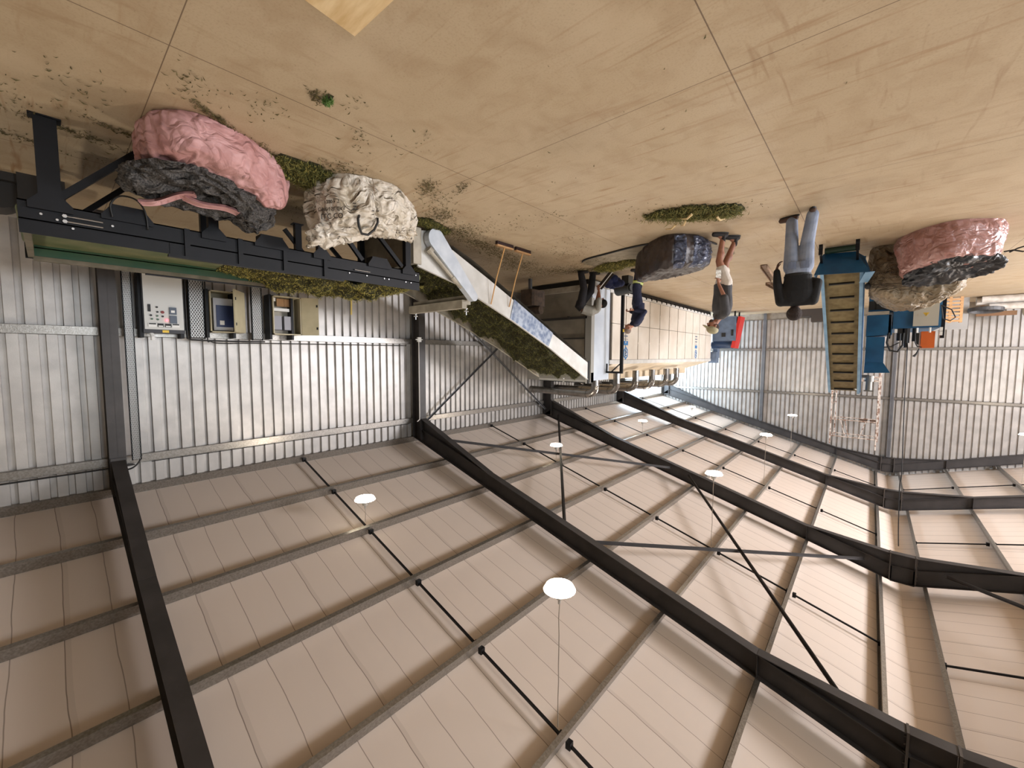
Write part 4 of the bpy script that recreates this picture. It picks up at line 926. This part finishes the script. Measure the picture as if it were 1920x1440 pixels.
b=MB(); b.cyl((.34,10.55,.07),(.82,10.55,.07),.06,n=18); part('green_roller',b,mat('dark_green_roller',(22,48,34),.45),t)
for (x,y) in ((.86,10.2),(.30,10.17)):
    l=MB(); l.box(x-.03,y-.02,0,x+.03,y+.05,.2); l.cyl((x-.03,y+.02,.05),(x+.03,y+.02,.05),.05,n=12); l.bar((x,y+.03,.16),(x,10.75,.42),.04,.04); part('foot',l,black,t)
b=MB(); b.bar((xb-.02,13.4,2.05),(xb-.02,13.6,.0),.06,.06); b.bar((xa+.02,13.4,2.05),(xa+.02,13.6,.0),.06,.06); part('support_leg',b,bluep,t)
b=MB(); b.hexa([(xa-.05,10.75,.22),(xa-.03,10.75,.22),(xa-.03,14.8,2.88),(xa-.05,14.8,2.88),(xa-.05,10.75,.52),(xa-.03,10.75,.52),(xa-.03,14.8,3.2),(xa-.05,14.8,3.2)]); part('side_plate',b,bluep,t)
b=MB(); b.cyl((.02,14.75,2.72),(.02,14.75,2.88),.10,n=16); b.cyl((.02,14.75,2.88),(.02,14.75,3.12),.07,n=16); b.box(-.08,14.7,3.12,.12,14.8,3.15); b.box(.02,14.7,2.7,.24,14.8,2.78); part('drive_motor',b,mat('silver_motor',(120,118,112),.4,.5),t)
for (x,z) in ((.29,2.98),(.29,3.10)):
    b=MB(); b.cyl((x-.0,14.7,z),(x-.03,14.64,z),.025,n=8); part('bearing_nut',b,wh,t)

# ================================================================== BLUE BALER
t=thing('baler','large blue baler with grey electric panel, orange cover and black hydraulic hoses','baler',(-.5,15,0))
b=MB(); b.box(-1.2,14.05,0,-.36,16.5,1.50); b.box(-.36,14.2,0,.12,16.5,1.08); part('press_body',b,bluep,t)
b=MB(); b.prism([(.14,1.15),(-.30,1.15),(-.36,1.65),(.14,1.68)],'Y',14.0,15.0); b.box(-.23,14.0,1.7,.13,14.9,2.38); part('chute',b,mat('deep_blue_chute',(24,86,124),.42,0,(18,66,100),2),t)
b=MB(); b.hexa([(-.23,13.98,2.36),(.13,13.98,2.36),(.13,14.0,2.36),(-.23,14.0,2.36),(-.36,13.7,2.60),(.13,13.7,2.62),(.13,13.72,2.62),(-.36,13.72,2.60)]); part('chute_flare',b,mat('deep_blue_chute',(24,86,124)),t)
b=MB(); b.box(-.28,13.97,1.06,.13,14.05,1.14); part('pale_ledge',b,beige,t)
b=MB(); b.box(.12,14.15,.78,-.3,14.2,1.0); b.box(-.05,14.12,.75,-.03,14.16,1.0); part('dark_opening',b,rubber,t)
b=MB(); b.box(-1.145,13.93,.90,-.715,14.05,1.46); o=part('electric_panel',b,mat('warm_grey_panel',(172,168,156),.45),t)
c=MB(); c.prism([(-.98,1.15),(-.88,1.15),(-.93,1.24)][::1],'Y',13.926,13.93); c=MB(); c.prism([(-.985,1.225),(-.875,1.225),(-.93,1.135)],'Y',13.926,13.93)
c=MB(); c.prism([(-.985,1.145),(-.875,1.145),(-.93,1.235)],'Y',13.925,13.93); part('warning_triangle',c,mat('warning_yellow',(204,168,60),.5),o)
c=MB(); c.bar((-.93,13.923,1.155),(-.93,13.923,1.215),.012,.002); part('lightning_mark',c,ink,o)
c=MB(); c.box(-.80,13.925,1.17,-.77,13.93,1.22); part('key_lock',c,beige,o)
b=MB(); b.box(-1.12,14.1,1.585,-.88,14.5,1.985); part('orange_cover',b,orange,t)
b=MB()
for x in (-.80,-1.02): b.cyl((x,14.0,1.5),(x,14.0,1.62),.02,n=8)
for (x,z) in ((-.42,1.52),(-1.2,1.5),(-1.2,1.6),(-1.21,.72),(-1.21,.62)): b.box(x-.03,13.98,z,x+.02,14.05,z+.09)
part('white_fittings',b,wh,t)
b=MB(); b.cyl((-.62,14.2,1.50),(-.62,14.2,1.86),.07,n=14); b.cyl((-.62,14.2,1.86),(-.62,14.2,1.97),.03,n=10); b.cyl((-.5,14.2,1.5),(-.5,14.2,1.8),.05,n=14); b.cyl((-.78,14.2,1.5),(-.78,14.2,1.82),.055,n=14); b.box(-.55,14.1,1.5,-.45,14.2,1.62); b.box(-.85,14.1,1.62,-.80,14.3,1.9); part('hydraulic_cylinder',b,mat('black_hydraulics',(26,26,28),.35),t)
for pts in ([(-.30,14.0,1.60),(-.27,14.0,1.85),(-.34,14.0,2.05),(-.48,14.0,2.08),(-.56,14.0,1.92),(-.57,14.0,1.62)],[(-.77,14.0,1.62),(-.78,14.0,1.85),(-.82,14.0,1.95),(-.9,14.0,1.97)],[(-.22,14.0,1.96),(-.35,14.0,1.95),(-.5,14.0,1.85)],[(-1.17,14.0,.98),(-1.35,14.0,1.1),(-1.42,14.0,1.28),(-1.34,14.0,1.36),(-1.22,14.0,1.3),(-1.18,14.0,1.0)]):
    b=MB(); b.tube(pts,.022 if len(pts)==6 and pts[0][0]>-.5 else .012,8); part('hydraulic_hose',b,rubber,t)
b=MB(); b.tube([(-.86,14.0,2.0),(-.82,14.0,2.12),(-.77,14.0,2.2)],.02,8,[.012,.018,.028]); part('lever',b,rubber,t)
b=MB(); b.box(-1.28,14.2,.5,-1.21,14.3,1.75); b.box(-.33,14.0,1.15,-.28,14.1,1.75); part('mast',b,black,t)
b=MB(); b.box(-1.33,14.2,.60,-1.22,14.35,.72); part('yellow_cap',b,yellow,t)
cable([(-.66,14.2,1.95),(-.70,14.6,3.5),(-.74,14.6,5.2),(-.72,14.6,5.6),(-.75,14.6,6.6),(-.78,14.6,7.2)],.011,rubber,'thin black cable hanging from the ridge down to the blue baler')
cable([(-.66,14.2,1.95),(-.655,14.2,1.9),(-.65,14.2,1.86),(-.64,14.2,1.85)],.012,rubber,'short black cable end at the hydraulic unit of the baler')

# ================================================================== SCAFFOLD, PALLET AND CLUTTER ALONG THE FAR WALL
t=thing('scaffold_tower','tall rusty pale scaffold tower standing against the far gable wall','scaffold',(.45,23.6,0))
sc=mat('rusty_white_scaffold',(196,184,172),.6,0,(120,84,62),9,3,lo=.45,hi=.6)
for (x,y,zt_) in ((1.24,23.1,6.1),(1.14,24.1,5.9),(-.30,23.1,6.2),(-.36,24.1,6.0)):
    b=MB(); b.cyl((x,y,0),(x,y,zt_),.026,n=8); part('standard',b,sc,t)
for z in (3.1,3.25,5.0,5.75):
    for y in (23.1,24.1):
        b=MB(); b.cyl((1.22,y,z),(-.33,y,z),.02,n=6); part('ledger',b,sc,t)
for z in (1.0,1.5,2.0,2.5,3.3,3.8,4.3,5.0,5.75):
    for x in (1.2,-.33):
        b=MB(); b.cyl((x,23.1,z),(x-.02,24.1,z),.018,n=6); part('transom',b,sc,t)
for (p,q) in (((.9,5.0),(.72,5.75)),((.75,5.0),(.6,5.75)),((.05,5.0),(.25,5.75))):
    b=MB(); b.cyl((p[0],23.1,p[1]),(q[0],23.1,q[1]),.016,n=6); part('brace',b,sc,t)
for x0,x1 in ((.0,.26),(-.32,-.08)):
    b=MB(); b.box(x0,23.1,5.0,x1,24.0,5.04); part('deck_board',b,mat('stained_board',(92,64,44),.8),t)
t=thing('wooden_pallet','wooden pallet standing on edge behind the blue baler','pallet',(-2.15,22.2,0))
for k in range(7):
    b=MB(); z=.06+k*.13; b.box(-2.38,22.1,z,-1.85,22.13,z+.075); part('slat',b,wood,t)
for x in (-2.42,-2.14,-1.86):
    b=MB(); b.box(x,22.13,0,x+.08,22.24,.94); part('bearer',b,wood,t)
b=MB(); b.box(-2.62,22.6,.0,-1.7,22.63,1.12); b.box(-2.62,22.58,1.12,-1.7,22.66,1.17); single('grey_sheet_stand',b,mat('dull_grey_sheet',(152,150,146),.5),'dull grey sheet standing behind the wooden pallet','sheet')
b=MB()
for k in range(5):
    r=.10+.012*k; b.tube([(-3.0+ (.42)*math.cos(a),22.4+.25*math.sin(a)*1,.55-.02*k+.05*math.sin(a)) for a in np.linspace(0,2*PI,30)],.03,8)
single('hose_coil',b,mat('grey_black_hose',(74,72,72),.5,0,(40,40,42),4),'coil of grey-black hose lying on the white rolls by the far wall','hose')
for i,(x0,y0_,x1,y1_,z,r) in enumerate(((-2.8,22.75,-5.2,22.7,.16,.15),(-2.9,22.45,-5.0,22.3,.13,.12),(-3.1,22.6,-5.3,22.5,.38,.12))):
    b=MB(); b.cyl((x0,y0_,z),(x1,y1_,z),r,n=20); b.cyl((x0+.005,y0_,z),(x0+.01,y0_,z),r*.4,n=12); single('plastic_roll',b,mat('dusty_white_film',(202,196,188),.5,0,(168,158,146),5,bump=.3),['long dusty white roll on the floor by the far wall, rear lower one','long dusty white roll on the floor by the far wall, front lower one','long dusty white roll lying on top of the two others'][i],'roll')
b=MB(); b.box(-3.9,23.4,.50,-2.9,23.5,.66); b.box(-3.5,23.4,0,-3.4,23.5,.5); b.box(-3.1,23.4,0,-3.0,23.5,.5); single('timber_trestle',b,mat('brown_timber',(120,88,60),.8),'brown timber trestle behind the hose coil','trestle')
b=MB(); b.ball((-4.35,23.4,.45),.35,.3,.5,n=16); o=single('tan_sack',b,mat('tan_sack_cloth',(170,156,132),.8,bump=.4),'tan sack at the edge of the photo beside the white rolls','sack',smooth=True)
b=MB(); b.box(2.6,23.5,.0,1.3,24.2,.34); b.box(2.2,23.5,.34,1.35,24.1,.60); single('steel_offcuts',b,mat('dull_dark_offcuts',(58,52,48),.6,.2),'low stack of dark steel behind the head of the man in black','steel')

# ================================================================== PEOPLE
def fuse(name, mb, m, parent, world, vox=.009, it=4, label=None, cut=None):
    """union of closed pieces as ONE continuous smooth surface"""
    me=bpy.data.meshes.new('tmp'); me.from_pydata([tuple(v) for v in mb.v],[],mb.f); me.update()
    o=bpy.data.objects.new('tmp',me); COL.objects.link(o)
    r=o.modifiers.new('r','REMESH'); r.mode='VOXEL'; r.voxel_size=vox; r.use_smooth_shade=True
    s=o.modifiers.new('s','SMOOTH'); s.factor=.5; s.iterations=it
    dg=bpy.context.evaluated_depsgraph_get(); out=bpy.data.meshes.new_from_object(o.evaluated_get(dg))
    bpy.data.objects.remove(o); out.name=name; out.materials.clear(); out.materials.append(m)
    org=ORG[parent.name]
    for v in out.vertices:
        v.co=world(v.co)-org
    out.polygons.foreach_set('use_smooth',[True]*len(out.polygons))
    o=bpy.data.objects.new(name,out); return _link(o,org,label,parent=parent)
def limb(mb, pts, rs, n=14):
    P=[Vector(p) for p in pts]; Q=[];R_=[]
    for i in range(len(P)-1):
        for k in range(4): Q.append(P[i].lerp(P[i+1],k/4)); R_.append(rs[i]+(rs[i+1]-rs[i])*k/4)
    Q.append(P[-1]); R_.append(rs[-1]); mb.tube(Q,0,n,R_)
    for p,r in zip(P,rs): mb.ball(p,r,n=12)
    return mb
def torso(mb, secs, n=20):
    """secs: (centre, half width, half depth); width runs along local x"""
    C_=[Vector(s[0]) for s in secs]; rows=[]
    for i,(c,a,b) in enumerate(secs):
        t=(C_[min(i+1,len(C_)-1)]-C_[max(i-1,0)]).normalized(); x=Vector((1,0,0)); y=t.cross(x).normalized()
        rows.append([tuple(Vector(c)+x*(a*math.copysign(abs(math.cos(w))**.8,math.cos(w)))+y*(b*math.copysign(abs(math.sin(w))**.9,math.sin(w)))) for w in [2*PI*k/n for k in range(n)]])
    n0=len(mb.v); mb.grid(rows,closed=True); L=len(rows); mb.f.append(tuple(n0+k for k in range(n))[::-1]); mb.f.append(tuple(n0+(L-1)*n+k for k in range(n)))
    return mb
def headmb(mb, c, fwd, hs=1.0):
    c=Vector(c); f=Vector(fwd).normalized(); x=Vector((1,0,0)); u=x.cross(f).normalized()
    R=Matrix((x,f,u)).transposed()
    P=lambda a,b,d: c+x*a*hs+f*b*hs+u*d*hs
    mb.ball(P(0,-.012,.03),.076*hs,.093*hs,.092*hs,n=18,R=R); mb.ball(P(0,.022,-.04),.06*hs,.07*hs,.075*hs,n=16,R=R)
    mb.ball(P(0,.055,-.088),.032*hs,.028*hs,.025*hs,n=10,R=R)
    limb(mb,[P(0,.088,.012),P(0,.108,-.022)],[.010*hs,.017*hs],8)
    mb.ball(P(0,.082,-.052),.026*hs,.012*hs,.012*hs,n=8,R=R)
    for s in (-1,1): mb.ball(P(.078*s,-.01,-.01),.012*hs,.022*hs,.034*hs,n=8,R=R); mb.ball(P(.032*s,.078,.022),.02*hs,.012*hs,.009*hs,n=8,R=R)
    return P,R
def hand(mb, w, d, n_, curl=.5, side=1, s=1.0):
    """w wrist, d direction of the hand, n_ palm normal (fingers close towards it)"""
    w=Vector(w); d=Vector(d).normalized(); n_=Vector(n_); n_=(n_-d*n_.dot(d)).normalized(); x=d.cross(n_)*side
    for k in (-1,0,1): limb(mb,[w,w+d*.045*s+x*.012*k,w+d*.085*s+x*.022*k],[.023*s,.016*s,.014*s],8)
    for k,(l) in enumerate((.070,.080,.075,.058)):
        o=w+d*.088*s+x*(.033-.022*k)*s; dd=d; p=[o]; a=0
        for seg in (.45,.3,.25):
            a+=curl; v=(d*math.cos(a)+n_*math.sin(a)); p.append(p[-1]+v*l*seg*s)
        limb(mb,p,[.0098*s,.009*s,.0085*s,.0075*s],7)
    t0=w+d*.028*s+x*.026*s; t1=t0+(d*.6+x*.75+n_*.3).normalized()*.038*s; t2=t1+(d*.85+x*.2+n_*.45).normalized()*.032*s
    limb(mb,[t0,t1,t2],[.013*s,.011*s,.009*s],7)
def frame(loc, h):
    R=Vector((math.cos(h),-math.sin(h),0)); F=Vector((math.sin(h),math.cos(h),0)); L=Vector(loc)
    return lambda p: L+R*p[0]+F*p[1]+Vector((0,0,p[2]))
def shoe(mb, a, yaw=0, L=.27):
    """a: ankle point; sole on the floor"""
    a=Vector(a); d=Vector((math.sin(yaw),math.cos(yaw),0)); h=a.z
    limb(mb,[a,a+Vector((0,0,-h+.05))-d*.02],[.045,.045],12)
    limb(mb,[a-d*.05+Vector((0,0,-h+.042)),a+d*.06+Vector((0,0,-h+.040)),a+d*(L-.11)+Vector((0,0,-h+.036))],[.045,.047,.040],12)
def sole(mb,a,yaw=0,L=.27):
    a=Vector(a); d=Vector((math.sin(yaw),math.cos(yaw),0)); x=Vector((d.y,-d.x,0)); pts=[]
    for k in range(16):
        w=2*PI*k/16; q=a+d*(.04+ (L/2+.01)*math.cos(w))+x*.047*math.sin(w); pts.append((q.x,q.y))
    mb.prism(pts,'Z',.001,.02)
def build(label, loc, h, J, sk, cl, hair, shoec, extra=None):
    t=thing('person',label,'person',loc); Wd=frame(loc,h)
    b=MB()
    torso(b,[(J['pelvis'],.13,.09),(J['waist'],.125,.085),(J['chest'],.15,.10),(J['upper'],.14,.08)])
    limb(b,[J['upper'],J['neck'],J['head']],[.07,.052,.05])
    P_,R_=headmb(b,J['head'],J['face'])
    for s in 'LR':
        limb(b,[J['upper'],J['sh'+s]],[.07,.05]); limb(b,[J['sh'+s],J['el'+s],J['wr'+s]],[.046,.036,.025])
        hand(b,J['wr'+s],J['hd'+s],J['hn'+s],J.get('curl'+s,.5),1 if s=='L' else -1)
        limb(b,[J['pelvis'],J['hip'+s]],[.09,.08]); limb(b,[J['hip'+s],J['kn'+s],J['an'+s]],[.082,.060,.042])
        mid=Vector(J['kn'+s]).lerp(Vector(J['an'+s]),.3); b.ball(mid+Vector((0,-.018,0)),.055,.058,.09)
        limb(b,[J['an'+s],Vector(J['an'+s])+Vector((math.sin(J.get('yaw'+s,0)),math.cos(J.get('yaw'+s,0)),0))*.12+Vector((0,0,-Vector(J['an'+s]).z+.04))],[.036,.025])
    fuse('body',b,sk,t,Wd,.0085,3)
    for nm,(fn,m_,vx,lb) in cl.items():
        b=MB(); fn(b); fuse(nm,b,m_,t,Wd,vx,3,lb)
    if hair:
        b=MB(); hair[0](b,P_,R_); fuse('hair',b,hair[1],t,Wd,.008,2)
    for s in 'LR':
        b=MB(); shoe(b,J['an'+s],J.get('yaw'+s,0)); o=fuse('shoe',b,shoec,t,Wd,.009,2)
        c=MB(); sole(c,J['an'+s],J.get('yaw'+s,0)); c.v=[tuple(Wd(v)) for v in c.v]; part('sole',c,rubber,o)
    b=MB()
    for s in (-1,1): b.ball(Wd(P_(.031*s,.083,.006)),.011,.011,.008,n=8)
    part('eyes',b,rubber,t)
    if extra: extra(t,Wd,P_,R_)
    return t
skin=mat('brown_skin',(148,98,72),.55,0,(134,86,62),12); skind=mat('dark_skin',(84,52,38),.5,0,(72,44,32),12)
def cloth(n,c1,c2): return mat(n,c1,.85,0,c2,5,5,bump=.6,bscale=11)
V=lambda *a: Vector(a)
# --- man in black shirt and jeans, back turned
J=dict(pelvis=(0,0,.88),waist=(0,.01,1.0),chest=(0,.0,1.19),upper=(0,.02,1.33),neck=(0,.07,1.40),head=(.02,.12,1.485),face=(0,.75,-.66),
 shL=(-.20,0,1.34),elL=(-.25,-.02,1.08),wrL=(-.17,.20,1.0),hdL=(.3,.9,-.1),hnL=(1,0,0),
 shR=(.20,0,1.34),elR=(.26,-.05,1.07),wrR=(.28,.03,.83),hdR=(-.15,.15,-1),hnR=(-1,.2,0),
 hipL=(-.09,0,.84),knL=(-.10,.03,.45),anL=(-.14,-.12,.09),hipR=(.09,0,.84),knR=(.10,.06,.46),anR=(.11,.12,.09),yawL=.0,yawR=1.1)
j=J
def jeans(b,j=j,w=1.):
    torso(b,[(V(*j['pelvis'])+V(0,0,.05),.165,.115),(V(*j['pelvis'])+V(0,-.005,-.03),.17,.125),(V(*j['pelvis'])+V(0,0,-.12),.15,.11)])
    for s in 'LR': limb(b,[V(*j['hip'+s])+V(0,0,-.02),j['kn'+s],V(*j['an'+s])+V(0,0,.0)],[.110*w,.092*w,.080*w])
def shirt(b,j=j,sl=1.0,w=1.,hem=.93,er=.052):
    p=V(*j['pelvis']); ax=(V(*j['neck'])-V(*j['upper'])).normalized()
    torso(b,[(V(*j['waist'])+V(0,0,hem-V(*j['waist']).z),.165*w,.118*w),(j['waist'],.160*w,.12*w),(V(*j['waist']).lerp(V(*j['chest']),.5),.172*w,.128*w),(j['chest'],.185*w,.132*w),(V(*j['chest']).lerp(V(*j['upper']),.6),.178*w,.12*w),(j['upper'],.145*w,.095*w),(V(*j['upper'])+ax*.05,.09*w,.07*w)])
    limb(b,[V(*j['upper'])+V(0,0,.0),V(*j['neck'])+V(0,0,-.03)],[.09,.066])
    for s in 'LR':
        limb(b,[j['upper'],j['sh'+s]],[.09,.075]); e=V(*j['sh'+s]).lerp(V(*j['el'+s]),min(sl,1))
        if sl<=1: limb(b,[j['sh'+s],e],[.075*w,.066*w])
        else: limb(b,[j['sh'+s],j['el'+s],V(*j['el'+s]).lerp(V(*j['wr'+s]),sl-1)],[.072*w,.056*w,er*.9])
def hair1(b,P,R): b.ball(P(0,-.022,.035),.108,.120,.106,n=18,R=R); b.ball(P(0,-.055,-.03),.088,.075,.09,n=14,R=R)
blk=cloth('black_shirt_cloth',(9,9,11),(15,15,17)); denim=cloth('faded_denim',(112,122,142),(140,148,164))
def belt1(t,Wd,P,R):
    b=MB(); rows=[]
    for z in (.925,.965):
        rows.append([Wd((.172*math.cos(a),.124*math.sin(a)+.0,z)) for a in np.linspace(0,2*PI,28,endpoint=False)])
    b.grid(rows,closed=True); part('belt',b,rubber,t)
    for s in (-1,1):
        b=MB(); g=[[Wd((s*.08+dx,-.133-.012*(1-abs(dx)/.05)+ .0,z)) for dx in (-.05,-.02,.02,.05)] for z in (.76,.80,.87)]; b.grid(g); part('back_pocket',b,cloth('denim_pocket',(96,106,128),(116,124,142)),t)
build('man in black long-sleeved shirt and faded jeans, back turned, head bowed',(.92,7.74,0),math.radians(8),J,skind,
 {'jeans':(lambda b:jeans(b,J,1.0),denim,.009,None),'shirt':(lambda b:shirt(b,sl=1.85,w=1.12,hem=.95),blk,.009,None)},(hair1,mat('dark_curly_hair',(38,26,20),.9,bump=.8,bscale=60)),mat('brown_suede_shoe',(74,54,44),.8),belt1)
# --- man in cap, grey T-shirt, white shorts
J2=dict(pelvis=(0,-.01,.94),waist=(0,.0,1.06),chest=(0,.0,1.28),upper=(0,.01,1.45),neck=(0,.07,1.53),head=(0,.155,1.66),face=(0,.95,-.3),
 shR=(.20,.04,1.43),elR=(.24,.10,1.13),wrR=(.22,.19,.92),hdR=(0,.1,-1),hnR=(-1,.2,0),curlR=.8,
 shL=(-.20,-.02,1.43),elL=(-.30,-.20,1.25),wrL=(-.24,-.02,1.06),hdL=(.5,.6,-.4),hnL=(1,0,0),
 hipR=(.09,.0,.90),knR=(.09,.13,.50),anR=(.09,.08,.10),hipL=(-.09,-.02,.90),knL=(-.09,-.08,.49),anL=(-.09,-.23,.11),yawR=0,yawL=0)
def shorts(b,j=J2):
    torso(b,[(V(*j['pelvis'])+V(0,0,.04),.17,.12),(V(*j['pelvis'])+V(0,0,-.03),.175,.13),(V(*j['pelvis'])+V(0,0,-.12),.155,.115)])
    for s in 'LR': e=V(*j['hip'+s]).lerp(V(*j['kn'+s]),.62); limb(b,[V(*j['hip'+s])+V(0,0,-.02),e],[.115,.095])
def cap2(t,Wd,P,R):
    b=MB(); b.ball(P(0,-.012,.058),.094,.108,.078,n=20,R=R); limb(b,[P(-.035,.10,.045),P(-.02,.165,.03)],[.014,.010]); limb(b,[P(.035,.10,.045),P(.02,.165,.03)],[.014,.010]); limb(b,[P(0,.10,.05),P(0,.18,.032)],[.016,.010])
    fuse('cap',b,cloth('khaki_cap',(172,164,132),(150,142,112)),t,Wd,.008,2)
    b=MB(); b.ball(P(0,.055,-.075),.05,.042,.045,n=12,R=R); fuse('beard',b,mat('grey_brown_beard',(78,62,54),.9,bump=.6,bscale=80),t,Wd,.008,2)
    for s in 'LR':
        a=J2['an'+s]; b=MB(); limb(b,[V(*a)+V(0,0,.0),V(*a)+V(0,0,.05)],[.047,.045]); fuse('sock',b,mat('dark_sock',(36,32,32),.9),t,Wd,.009,1)
build('bearded man in khaki cap, grey T-shirt, white shorts, walking, papers in hand',(2.1,8.2,0),math.radians(131),J2,mat('tanned_skin',(158,108,84),.55,0,(140,92,70),12),
 {'shorts':(shorts,cloth('cream_shorts_cloth',(226,218,208),(206,198,188)),.009,None),'tshirt':(lambda b:shirt(b,J2,.85,1.12,.885),cloth('grey_cotton',(80,80,82),(64,64,67)),.009,None)},
 (lambda b,P,R:b.ball(P(0,-.03,.0),.083,.085,.07,n=16,R=R),mat('brown_hair',(58,44,36),.9,bump=.6,bscale=60)),mat('black_boot',(30,26,26),.7),cap2)
b=MB(); w=frame((2.1,8.2,0),math.radians(131)); g=[[w((.22+.01*math.sin(3*k+i),.15+.03*i,.83-.03*k)) for i in range(4)] for k in range(6)]; b.grid(g); b.grid([[tuple(V(*p)+V(.006,.006,0)) for p in r] for r in g],flip=True)
single('papers',b,mat('white_paper',(226,224,218),.8),'small bunch of white papers held by the man in the khaki cap','papers')
# --- man in navy overalls
J3=dict(pelvis=(0,0,.92),waist=(0,-.04,1.04),chest=(0,-.02,1.22),upper=(0,.04,1.37),neck=(0,.12,1.42),head=(0,.22,1.50),face=(0,.75,-.66),
 shL=(-.19,.04,1.34),elL=(-.26,-.08,1.10),wrL=(-.18,.14,1.04),hdL=(.2,.9,0),hnL=(0,0,-1),curlL=1.0,
 shR=(.20,.04,1.34),elR=(.28,-.12,1.10),wrR=(.20,.12,1.05),hdR=(0,1,0),hnR=(-.3,0,-1),curlR=1.1,
 hipR=(.09,0,.88),knR=(.10,.06,.48),anR=(.10,.02,.09),hipL=(-.09,0,.88),knL=(-.10,-.02,.48),anL=(-.10,-.12,.09))
nav=cloth('navy_overall_cloth',(24,28,50),(34,38,64))
def vis3(t,Wd,P,R):
    hv=mat('hi_vis_yellow',(210,226,70),.5,emit=None)
    for s in 'LR':
        k=V(*J3['kn'+s]); a=V(*J3['an'+s])
        for f,hh,m_ in ((.28,.055,hv),(.31,.02,mat('reflective_silver',(190,192,190),.4))):
            p=k.lerp(a,f); q=k.lerp(a,f+hh/.39); r=.104 if m_ is hv else .1055
            b=MB(); b.cyl(Wd(p),Wd(q),r,n=20); part('reflective_band',b,m_,t)
build('grey-haired man in navy overalls with yellow leg bands, bending by the dryer',(4.6,10.1,0),math.radians(128),J3,mat('ruddy_skin',(168,116,92),.55),
 {'trousers':(lambda b:jeans(b,J3,1.1),nav,.009,None),'jacket':(lambda b:shirt(b,J3,1.9,1.15,.86),nav,.009,None)},(lambda b,P,R:(b.ball(P(0,-.025,.045),.084,.095,.085,n=16,R=R)),mat('grey_hair',(128,112,100),.9,bump=.5,bscale=60)),mat('black_boot',(30,26,26)),vis3)
# --- bending man in grey T-shirt and black trousers
J4=dict(pelvis=(0,-.20,.88),waist=(0,-.10,.98),chest=(0,.10,1.03),upper=(0,.26,.98),neck=(0,.33,.91),head=(.06,.40,.80),face=(0,.35,-.94),
 shL=(-.19,.25,.96),elL=(-.20,.27,.70),wrL=(-.10,.26,.47),hdL=(.1,.2,-1),hnL=(1,0,0),curlL=.9,
 shR=(.19,.25,.96),elR=(.20,.28,.70),wrR=(.08,.30,.50),hdR=(-.1,.2,-1),hnR=(-1,0,0),curlR=.9,
 hipL=(-.09,-.18,.84),knL=(-.10,-.12,.46),anL=(-.10,-.20,.09),hipR=(.09,-.18,.84),knR=(.09,.10,.50),anR=(.09,.14,.09))
def trous(b):
    j=J4; torso(b,[(V(*j['waist'])+V(0,-.02,-.02),.165,.125),(j['pelvis'],.17,.14),(V(0,-.18,.78),.15,.11)])
    for s in 'LR': limb(b,[V(*j['hip'+s]),j['kn'+s],j['an'+s]],[.12,.098,.085])
def tee(b):
    j=J4; torso(b,[(V(0,-.13,.97),.17,.13),(j['waist'],.17,.13),(j['chest'],.195,.14),(j['upper'],.17,.105)])
    for s in 'LR': limb(b,[j['upper'],j['sh'+s],V(*j['sh'+s]).lerp(V(*j['el'+s]),.75)],[.09,.078,.07])
build('man in grey T-shirt and black trousers bending over at the dryer front',(5.68,9.45,0),math.radians(-48.6),J4,skin,
 {'trousers':(trous,cloth('black_trouser_cloth',(20,19,22),(30,28,32)),.009,None),'tshirt':(tee,cloth('pale_grey_cotton',(158,156,148),(140,138,130)),.009,None)},(hair1,mat('black_hair',(22,18,16),.9,bump=.6,bscale=60)),mat('black_boot',(30,26,26)))
w=frame((5.68,9.45,0),math.radians(-48.6)); b=MB(); b.bar(w((-.02,.30,.44)),w((.0,.62,.04)),.16,.012,(.5,.5,.7)); single('shovel_board',b,mat('dull_brown_board',(54,46,40),.7),'dull brown board with pale edge held by the bending man','board')
b=MB(); b.bar(w((-.16,.28,.46)),w((-.14,.62,.03)),.02,.02); single('pale_rod',b,wh,'pale rod held along the board by the bending man','rod')
# --- blue cloth bundle on the drum motor
t=thing('overall_bundle','crumpled dark blue overalls bundle lying between the bending man and the drum motor','clothing',(5.28,10.2,0))
b=MB()
for k in range(9): b.ball((RNG.normal(0,.13),RNG.normal(0,.10),.16+RNG.uniform(-.05,.14)),.13,.11,.10)
fuse('cloth',b,cloth('dark_blue_cloth',(36,44,84),(26,32,62)),t,lambda p:V(*p)+V(5.28,10.2,.02),.012,2)
